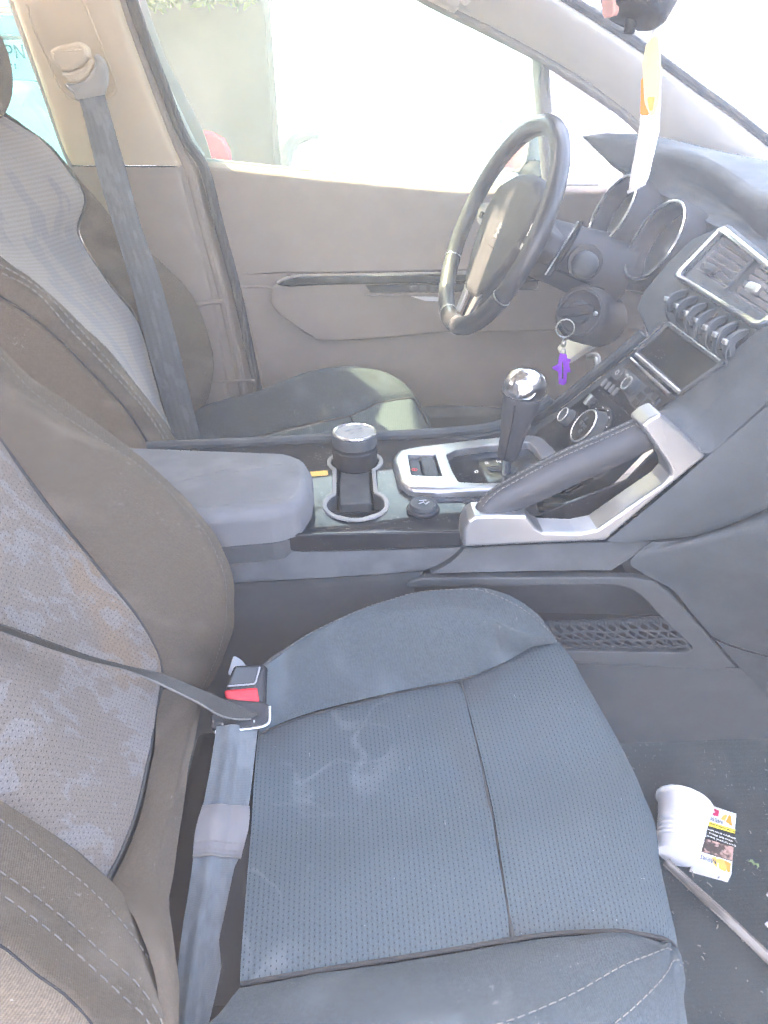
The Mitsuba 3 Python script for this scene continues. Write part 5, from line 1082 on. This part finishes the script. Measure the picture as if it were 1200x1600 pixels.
gpart(pb, 'folded_band', FG, 'm_band', off=-nn_.mean((0, 1)) * .0015, label='pale fold in the lap strap with twin stitching')
ed = FG[:, -1]; part(pb, 'band_edge', tube(ed, .0016, 6), 'm_thread')
part(pb, 'band_stitching', cat(stitches(FG[:, -3] + nn_[:, -3] * .0005, .003, .002, .0005, nn_.mean((0, 1)) * .0006), stitches(FG[:, -6] + nn_[:, -6] * .0005, .003, .002, .0005, nn_.mean((0, 1)) * .0006)), 'm_thread', kind='stuff')

# ------------------------------------------------------------------ things on the floor
FL = lambda p, h=0: np.array([p[0], p[1], h])
ca, cb_ = at(1069, 1252, z=.045), at(1057, 1338, z=.030)
cax = ca - cb_; clen = np.linalg.norm(cax); cax /= clen
prof = [(.0245, 0), (.0262, .003)]
for i in range(44):
    h = .006 + i * (clen - .012) / 44; prof.append((.0258 + .0110 * h / clen + (.0011 * math.sin(i * math.pi / 2) if 6 < i < 26 else 0), h))
prof += [(.0372, clen - .004), (.0390, clen - .003), (.0394, clen - .001), (.0385, clen), (.0368, clen - .001), (.0350, clen - .02), (.0262, .008), (.001, .006)]
m = lathe(prof, cb_, cax, 64)
V = np.array(m.vertices); rel = V - cb_; h_ = rel @ cax; rad_v = rel - h_[:, None] * cax; rl = np.linalg.norm(rad_v, axis=1, keepdims=True)
lft = np.cross(cax, [0, 0, 1]); lft /= np.linalg.norm(lft); ang = np.arctan2(rad_v @ np.cross(lft, cax), rad_v @ lft)
dent = .0035 * np.exp(-((np.abs(((ang - 2.9) + math.pi) % (2 * math.pi) - math.pi)) / .55) ** 2 - ((h_ - .055) / .018) ** 2) + .003 * np.exp(-((np.abs(((ang - .9) + math.pi) % (2 * math.pi) - math.pi)) / .5) ** 2 - ((h_ - .048) / .016) ** 2)
V = V - rad_v / np.maximum(rl, 1e-6) * np.minimum(dent[:, None], rl * .7); V = V + lft * (.0004 * np.sin(h_ / clen * 3))[:, None]
single('plastic_cup', mesh(V, m.faces), 'm_cup', 'crumpled white plastic cup lying on the footwell carpet', 'cup', smooth=35)
# cigarette pack
cp = [at(a, b, z=.022) for a, b in ((1112, 1258), (1151, 1271), (1143, 1367), (1082, 1349))]
pu = cp[1] - cp[0]; PF = Frame(sum(cp) / 4, pu, (-.02, -.05, 1)); pq = lambda *L: Polygon(PF.pts(L))
pk_ = thing('cigarette_pack', 'white and orange cigarette pack lying under the plastic cup', 'pack')
body_p = Polygon(PF.pts([(1112, 1258), (1151, 1271), (1143, 1367), (1082, 1349)]))
part(pk_, 'box', plate(PF, body_p, .021, .0012, .001, base=-.021), 'm_card')
part(pk_, 'dark_panel', plate(PF, pq((1104, 1290), (1148.5, 1303), (1144, 1346), (1089, 1329)), .0004, 0, 0), 'm_printblack', smooth=False)
part(pk_, 'yellow_band', plate(PF, pq((1105.5, 1283), (1149, 1296.5), (1148.4, 1303), (1104, 1289.5)), .0004, 0, 0), 'm_yellow', smooth=False)
part(pk_, 'photo', plate(PF, pq((1096, 1309), (1146, 1324), (1144, 1345), (1090, 1329)), .0004, 0, 0, base=.0005), 'm_photo', smooth=False)
part(pk_, 'stamp', plate(PF, pq((1109, 1262), (1123.5, 1266.5), (1122.5, 1276), (1108, 1271.5)), .0004, 0, 0), 'm_magenta', smooth=False)
for q, mm in ((((1126, 1280), (1131, 1273), (1137, 1273), (1133, 1283)), 'm_orange_light'), (((1134, 1284), (1139, 1273), (1142, 1275), (1144, 1291)), 'm_orange'),
              (((1112, 1340), (1118, 1339), (1122, 1345), (1120, 1356), (1115, 1350)), 'm_orange_light'), (((1121, 1342), (1130, 1343), (1136, 1352), (1134, 1362), (1124, 1358)), 'm_orange_light'), (((1131, 1344), (1142, 1349), (1141, 1362), (1137, 1364)), 'm_orange')):
    part(pk_, 'flame_mark', plate(PF, rounded(pq(*q), .0008), .0004, 0, 0), mm, smooth=False)
UF = Frame(PF.o, -PF.u, PF.n)    # the print reads from the other end
def ptext(s, px, h, mat, bold=False, w=None):
    t = meshkit.text_mesh(s, h, .0003, bold); b = t.bounds; t.apply_translation((-(b[0][0] + b[1][0]) / 2, -(b[0][1] + b[1][1]) / 2, 0)); p = UF.px(*px); t.vertices = UF.place(t.vertices + (*p, .0006)); part(pk_, 'print', t, mat, smooth=False)
ptext('MERIT', (1103, 1342), .0060, 'm_navy'); ptext('MERIT', (1115, 1281), .0055, 'm_navy'); ptext('6', (1115.5, 1269), .0045, 'm_white_print', True)
for i, s in enumerate(('Il tuo fumo può nuocere', 'ai tuoi figli, alla tua', 'famiglia e ai tuoi amici')): ptext(s, (1125 + i * 1.0, 1313.5 - i * 5.2), .0026, 'm_white_print', True)
ptext('Il fumo contiene sostanze cancerogene', (1127, 1293), .0018, 'm_printblack')
# stick, leaf, scraps
sa, sb_ = at(1046, 1352, z=.020), at(1262, 1560, z=.016)
P = resample([sa + (sa - sb_) * .03, sa, (sa + sb_) / 2 + (0, 0, .004), sb_], 60); m = tube(P, .0062, 14)
uvp = np.zeros((len(m.vertices), 2)); uvp[:60 * 14, 0] = np.repeat(np.linspace(0, .35, 60), 14) * .25; uvp[:60 * 14, 1] = np.tile(np.arange(14) / 14, 60)
single('wooden_stick', m, 'm_stick', 'long weathered grey stick lying across the footwell from under the seat', 'stick', smooth=True, uv=uvp)
lc = at(1177, 1353, z=.006); rl_ = np.random.default_rng(4)
P = lc + np.array([(-.004, .006, 0), (-.002, .003, .004), (.0, .0, .002), (.003, -.002, .005), (.003, -.005, .001)])
single('dry_leaf', slab(np.array([resample(P + (-.0015, -.001, .002), 16), resample(P, 16), resample(P + (.002, .001, .002), 16)]) + (meshkit.noise(np.random.default_rng(2).random((3, 16, 3)) * 9)[..., None] - .5) * .0015, (0, 0, .0006)), 'm_leaf', 'small curled green leaf on the carpet right of the pack', 'leaf')
for q, lab in (((1203, 1402, .004), 'tiny white paper scrap at the right border beside the leaf'), ((1210, 1452, .009), 'torn white paper scrap at the right border above the stick end')):
    p = at(q[0], q[1], z=.006); w_ = q[2]
    single('paper_scrap', slab(loft([[p + (-w_, w_ * .8, .0), p + (0, w_, .006), p + (w_ * 1.5, w_ * .7, .001)], [p + (-w_ * .6, -w_, .002), p + (.0, -w_ * .7, .007), p + (w_ * 1.3, -w_ * .9, .0)]], 10, 6), (0, 0, .0006)), 'm_paper', lab, 'paper')
cr = np.random.default_rng(8); L = []
spots = [(1108, 1382), (1082, 1365), (1140, 1300 + 90), (1100, 1490), (1150, 1513), (1168, 1533), (1190, 1550), (1064, 1588), (1042, 1592), (1140, 1228), (1098, 1497), (1160, 1470), (1120, 1440), (1188, 1330), (1172, 1300), (1010, 1195), (1060, 1210)]
for a, b in spots + [(1000 + 200 * cr.random(), 1190 + 400 * cr.random()) for _ in range(26)]:
    p = at(a, b, z=.006); s_ = .0012 + .0022 * cr.random() ** 2; d_ = np.append(cr.normal(size=2), 0); L.append(tube(np.array([p - d_ * s_, p + (0, 0, .001), p + d_ * s_ * .8]), .0008, 5))
single('crumbs', cat(*L), 'm_thread', 'pale crumbs and lint scattered on the dark carpet', 'crumbs', kind='stuff')
# lint on the near cushion and a twig on the panel
# ------------------------------------------------------------------ mirror and hanging freshener
rm = thing('rear_view_mirror', 'dark underside of the rear view mirror at the top border', 'mirror')
mc_ = at(1000, 0, y=.02)
part(rm, 'housing', lathe([(.010, -.030), (.030, -.028), (.037, -.020), (.040, .0), (.038, .03), (.030, .045)], mc_ + (0, 0, .010), (.35, .1, 1), 32, flat=1.0), 'm_black', smooth=60)
part(rm, 'sensor_window', plate(Frame(mc_ + (-.034, -.008, .004), (.2, -1, 0), (-.94, -.2, -.25)), rounded(sbox(-.012, -.020, .012, .020), .006), .006, .002, 0), 'm_pinkplastic')
part(rm, 'adjuster', lathe([(.006, -.01), (.006, .004)], mc_ + (-.008, -.004, -.026), (0, 0, -1), 14), 'm_seam')
part(rm, 'mirror_body', plate(Frame(mc_ + (-.03, 0, .060), (0, -1, 0), (-.97, 0, -.22)), rounded(sbox(-.12, -.030, .12, .034), .022), .035, .012, 0, base=-.03, steps=5), 'm_black', smooth=60)
part(rm, 'stem', tube(np.array([mc_ + (0, 0, .03), mc_ + (.06, 0, .11)]), .014, 12), 'm_black')
fr_ = thing('air_freshener', 'white hanging air freshener sleeve with an orange and yellow card', 'air freshener')
fo = at(1010, 160, y=.03); RF = Frame(fo, (.55, -.83, 0), (-.83, -.55, 0))
rp = lambda *L: Polygon(RF.pts(L))
part(fr_, 'string', tube(np.array([RF.w(*RF.px(1043, -30)), RF.w(*RF.px(1038, 20)), RF.w(*RF.px(1031, 60))]), .0012, 6), 'm_white_print')
ga = np.array([[RF.w(*RF.px(a, b), .004 * math.sin(i * .9)) for i, (a, b) in enumerate(((1028, 12), (1018, 60), (1009, 110), (1003, 165), (994, 220), (983, 268), (980, 300)))],
               [RF.w(*RF.px(a, b), .004 * math.sin(i * .9 + .8)) for i, (a, b) in enumerate(((1040, 24), (1037, 60), (1034, 110), (1030, 165), (1024, 215), (1014, 262), (1008, 286)))]])
GA = loft([ga[0], (ga[0] + ga[1]) / 2 + RF.n * .007, ga[1]], 60, 14); GA = GA + RF.n * ((meshkit.fbm(GA * 60, 3, 3) - .5) * .005)[..., None]
gpart(fr_, 'sleeve', GA, 'm_sleeve', off=RF.n * -.0012)
part(fr_, 'crimped_end', tube(np.array([GA[0, -1], GA[7, -1] - (0, 0, .002), GA[-1, -1]]), .0022, 6), 'm_paper')
part(fr_, 'card', plate(RF, rounded(rp((1014, 100), (1020, 70), (1034, 56), (1040, 60), (1043, 120), (1040, 160), (1032, 180), (1026, 182), (1017, 160)), .004), .002, .0006, 0, base=.011), 'm_paleyellow', label='pale yellow card')
part(fr_, 'card_back', plate(RF, rounded(rp((1010, 110), (1016, 100), (1018, 160), (1024, 180), (1008, 180)), .003), .002, .0006, 0, base=.008), 'm_orange', label='orange backing card')
part(fr_, 'card_stripe', plate(RF, rounded(rp((1022, 152), (1034, 152), (1031, 172), (1026, 174)), .002), .0005, 0, 0, base=.0132), 'm_orange_light', smooth=False)

# ------------------------------------------------------------------ outside
gp = np.linspace(-15.5, 15.5, 31); X_, Y_ = np.meshgrid(gp, gp); structure('ground', gmesh(np.stack([X_, Y_, np.full_like(X_, -.42)], -1)), 'm_asphalt', 'sunlit grey asphalt of the car park outside the car')
WX = at(421, 120, y=2.3)[0]
wall = thing('plaster_wall', 'weathered plaster wall of a building behind the parked cars', 'wall')
part(wall, 'wall', rbox((-5.2, 2.30, -.42), (WX, 2.55, 3.2), .01), 'm_plaster'); part(wall, 'coping', rbox((-5.25, 2.25, 3.2), (WX + .05, 2.60, 3.28), .01), 'm_signwhite')
def leaves(c, r, n, seed, size=.05, mat='m_foliage', squash=(1, 1, 1)):
    g = np.random.default_rng(seed); d = g.normal(size=(n, 3)); d /= np.linalg.norm(d, axis=1, keepdims=True)
    p = d * (g.random((n, 1)) ** .45); k_ = meshkit.fbm(p * 3 + seed, 3, seed); keep = k_ > .40; p = p[keep] * np.array(squash) * r * (.75 + .5 * k_[keep, None]) + c
    a = g.normal(size=p.shape); a /= np.linalg.norm(a, axis=1, keepdims=True); b = np.cross(a, g.normal(size=p.shape)); b /= np.linalg.norm(b, axis=1, keepdims=True)
    s = size * (.6 + .8 * g.random((len(p), 1))); V = np.stack([p - a * s, p + b * s * .42 + a * s * .1, p + a * s, p - b * s * .42 + a * s * .1], 1).reshape(-1, 3)
    i = np.arange(len(p))[:, None] * 4; return mesh(V, np.vstack([i + [0, 1, 2], i + [0, 2, 3]]))
def tree(label, base, h, blobs, seed, mats=('m_foliage', 'm_foliage_light', 'm_foliage_dark'), n=9000, size=.06):
    t = thing('leafy_tree', label, 'tree'); base = np.array(base, float)
    part(t, 'trunk', tube(np.array([base, base + (.05, .03, h * .4), base + (-.03, .05, h)]), np.array([.16, .12, .07]), 12, samples=16), 'm_bark')
    g = np.random.default_rng(seed)
    for i, (c, r) in enumerate(blobs):
        c = np.array(c, float); part(t, 'limb', tube(np.array([base + (0, 0, h * .55), (base + (0, 0, h * .6) + c) / 2 + (0, 0, .1), c]), np.array([.07, .05, .02]), 8, samples=10), 'm_bark')
    for k_, mm in enumerate(mats): part(t, 'crown' if k_ == 0 else 'crown_leaves', cat(*[leaves(np.array(c, float), r, n // len(blobs) // (1 + k_), seed * 7 + i + 31 * k_, size, squash=(1, 1, .75)) for i, (c, r) in enumerate(blobs)]), mm, smooth=False, kind='stuff')
vine = thing('hanging_vine', 'sunlit yellow-green vine hanging down the wall beyond the driver window', 'vine')
for i, x in enumerate((-.92, -.66, -.50, -.38)): part(vine, 'stem', tube(np.array([(x - .2, 2.30, 3.25), (x - .1, 2.24, 2.4), (x, 2.22, 1.6), (x + .02, 2.18, 1.32)]), np.array([.014, .012, .009, .004]), 8, samples=20), 'm_bark')
for k_, mm in enumerate(('m_foliage_light', 'm_foliage')): part(vine, 'leaves', cat(*[leaves(np.array(c), r, 900, 40 + 7 * i + k_, .030, squash=(1, .45, .8)) for i, (c, r) in enumerate((((-.66, 2.17, 1.42), .17), ((-.50, 2.16, 1.40), .13), ((-.38, 2.16, 1.44), .19), ((-.85, 2.17, 1.6), .28), ((-.55, 2.18, 1.8), .40), ((-.7, 2.2, 2.4), .5)))]), mm, smooth=False, kind='stuff')
bc = np.array([(-.42, 1.02, 2.75), (-.05, .95, 2.9), (-.30, .60, 2.8)])
part(vine, 'branch', tube(np.array([(-.6, 2.35, 3.25), (-.5, 1.7, 3.15), (-.3, .9, 2.85), (-.2, .5, 2.8)]), np.array([.03, .024, .016, .008]), 8, samples=20), 'm_bark')
part(vine, 'leaves', cat(*[leaves(c, .42, 2600, 90 + i, .05, squash=(1, 1, .5)) for i, c in enumerate(bc)]), 'm_foliage', smooth=False, kind='stuff')
tree('dense dark green tree seen through the windscreen', (3.0, 5.6, -.42), 2.2, [((2.5, 5.2, 1.2), .9), ((3.4, 4.7, 1.2), .9), ((3.0, 5.4, 2.2), 1.0), ((4.2, 4.2, 1.6), 1.0), ((1.9, 5.8, 2.0), .9)], 5, mats=('m_foliage_dark', 'm_foliage', 'm_foliage_light'), n=26000, size=.06)
# parked white van beside the car
def vehicle(name, label, cat_, prof, x0, y0, y1, wheels, paint, glass=(), wr=.32, flip=1):
    v = thing(name, label, cat_); fr = FY(y0); poly = rounded(Polygon([(x0 + flip * a, b - .42) for a, b in prof]).buffer(0), .06)
    for wx in wheels: poly = poly.difference(Point(x0 + flip * wx, wr - .42).buffer(wr + .06, quad_segs=12))
    part(v, 'body', plate(fr, poly, y1 - y0, .07, 0, base=-(y1 - y0), steps=4), paint, smooth=40)
    for g in glass: part(v, 'window', plate(fr, rounded(Polygon([(x0 + flip * a, b - .42) for a, b in g]), .04), .012, .004, 0, base=-.004), 'm_darkglass')
    for wx in wheels:
        c = np.array([x0 + flip * wx, y0 + .08, wr - .42]); w = part(v, 'wheel', lathe([(wr * .62, -.10), (wr, -.09), (wr, .09), (wr * .92, .10), (wr * .62, .10)], c, (0, -1, 0), 40), 'm_rubber', smooth=40)
        part(w, 'rim', lathe([(.02, .115), (wr * .18, .11), (wr * .2, .06), (wr * .55, .06), (wr * .6, .105), (wr * .64, .10)], c, (0, -1, 0), 30), 'm_dullchrome')
        part(w, 'arch_liner', lathe([(wr + .058, -.25), (wr + .058, -.02), (wr + .05, -.02)], c, (0, -1, 0), 30), 'm_black')
    return v
van = vehicle('white_van', 'bright white van parked alongside beyond the driver window', 'van', [(0, .35), (0, 1.6), (.2, 2.0), (1.6, 1.95), (1.83, 1.77), (2.5, 1.47), (3.3, 1.30), (3.5, .9), (3.5, .35)], -.55, 2.75, 4.4, (.75, 2.8), 'm_carpaint', glass=([(1.52, 1.36), (1.52, 1.82), (1.76, 1.76), (2.28, 1.45)],))
part(van, 'dark_trim', tube(np.array([at(a, b, y=2.72) for a, b in ((444, 262), (448, 232), (462, 214), (482, 209), (498, 212))]), np.array([.03, .035, .035, .03, .015]), 10, samples=24), 'm_greytrim')
part(van, 'bumper', plate(FY(2.73), rounded(sbox(-.62, -.08, -.50, .16), .03), .05, .02, 0, base=-.02), 'm_carpaint'); part(van, 'side_moulding', plate(FY(2.745), sbox(.62, .17, 1.85, .24), .02, .006, .004), 'm_greytrim')
part(van, 'door_joint', tube(np.array([(.92, 2.745, -.05), (.92, 2.745, 1.40)]), .006, 6), 'm_seam')
# pale hatchback with a red lamp, rear corner seen at the window's lower corner
hb = vehicle('pale_hatchback', 'pale parked car showing its red tail lamp at the window corner', 'car', [(0, .30), (.0, .80), (.12, 1.0), (.45, 1.45), (2.2, 1.5), (2.9, 1.0), (3.9, .82), (4.0, .30)], -.50, 1.62, 2.24, (.75, 3.1), 'm_carpaint', flip=-1, glass=([(.5, 1.02), (.75, 1.36), (2.1, 1.38), (2.6, 1.02)],))
tlp = FY(1.61); part(hb, 'tail_lamp', plate(tlp, rounded(Polygon(tlp.pts([(312, 203), (330, 205), (350, 216), (360, 236), (362, 262), (316, 258)])), .012), .03, .012, 0, base=-.012, steps=5), 'm_tailred', smooth=50, label='red tail lamp')
# shop board and awning behind the rear side window
sb = thing('sign_board', 'pale board with grey capital letters seen through the tinted rear window', 'sign')
SF = FY(2.26)
part(sb, 'board', plate(SF, Polygon(SF.pts([(-220, 62), (120, 62), (120, 126), (-220, 126)])), .04, .006, 0, base=-.04), 'm_signwhite')
part(sb, 'lower_frame', plate(SF, Polygon(SF.pts([(-220, 126), (120, 126), (120, 131), (-220, 131)])), .05, .006, 0, base=-.04), 'm_bluegrey')
def word(s, px, h):
    t = meshkit.text_mesh(s, h, .004); p = SF.px(*px); t.vertices = SF.place(t.vertices + (*p, .001)); part(sb, 'lettering', t, 'm_bluegrey', smooth=False)
hh = SF.px(0, 70)[1] - SF.px(0, 91)[1]
word('IPN', (-2, 91), hh); word('NT\'', (-9, 120), hh)
for q in ((-200, 250), (130, 250)): part(sb, 'post', tube(np.array([SF.w(*SF.px(q[0], 126)) + (0, -.05, 0), (SF.w(*SF.px(q[0], 126)) + (0, -.05, 0)) * (1, 1, 0) + (0, 0, -.42)]), .04, 10), 'm_greytrim')
aw = thing('awning', 'red and pale striped awning edge above the sign board', 'awning')
AF_ = FY(2.24)
part(aw, 'red_valance', plate(AF_, Polygon(AF_.pts([(-220, 14), (120, 14), (120, 24), (-220, 24)])), .05, .004, 0), 'm_awning'); part(aw, 'pink_valance', plate(AF_, Polygon(AF_.pts([(-220, 24), (120, 24), (120, 32), (-220, 32)])), .05, .004, 0), 'm_pinkplastic'); part(aw, 'white_top', plate(AF_, Polygon(AF_.pts([(-220, -40), (120, -40), (120, 14), (-220, 14)])), .05, .004, 0), 'm_signwhite'); part(aw, 'canopy_shade', plate(AF_, Polygon(AF_.pts([(-220, 33), (120, 33), (120, 61), (-220, 61)])), .05, .004, 0, base=.1), 'm_bluegrey')
for x in (-3.2,): part(aw, 'post', tube(np.array([(-4.0, 2.15, -.42), (-4.0, 2.15, 1.4)]), .04, 10), 'm_greytrim')

# ------------------------------------------------------------------ dusty backlit air
scene['haze_air'] = {'type': 'homogeneous', 'albedo': {'type': 'rgb', 'value': [.95, .95, .95]}, 'sigma_t': HAZE, 'phase': {'type': 'hg', 'g': .65}}
scene['haze'] = {'type': 'cube', 'to_world': T().translate([0, 0, 1.55]).scale([16, 16, 3.0]), 'bsdf': {'type': 'null'}, 'interior': {'type': 'ref', 'id': 'haze_air'}}
labels['haze'] = {'label': 'bright backlit haze in the air of the car and outside', 'category': 'haze', 'kind': 'stuff'}
scene['camera']['medium'] = {'type': 'ref', 'id': 'haze_air'}
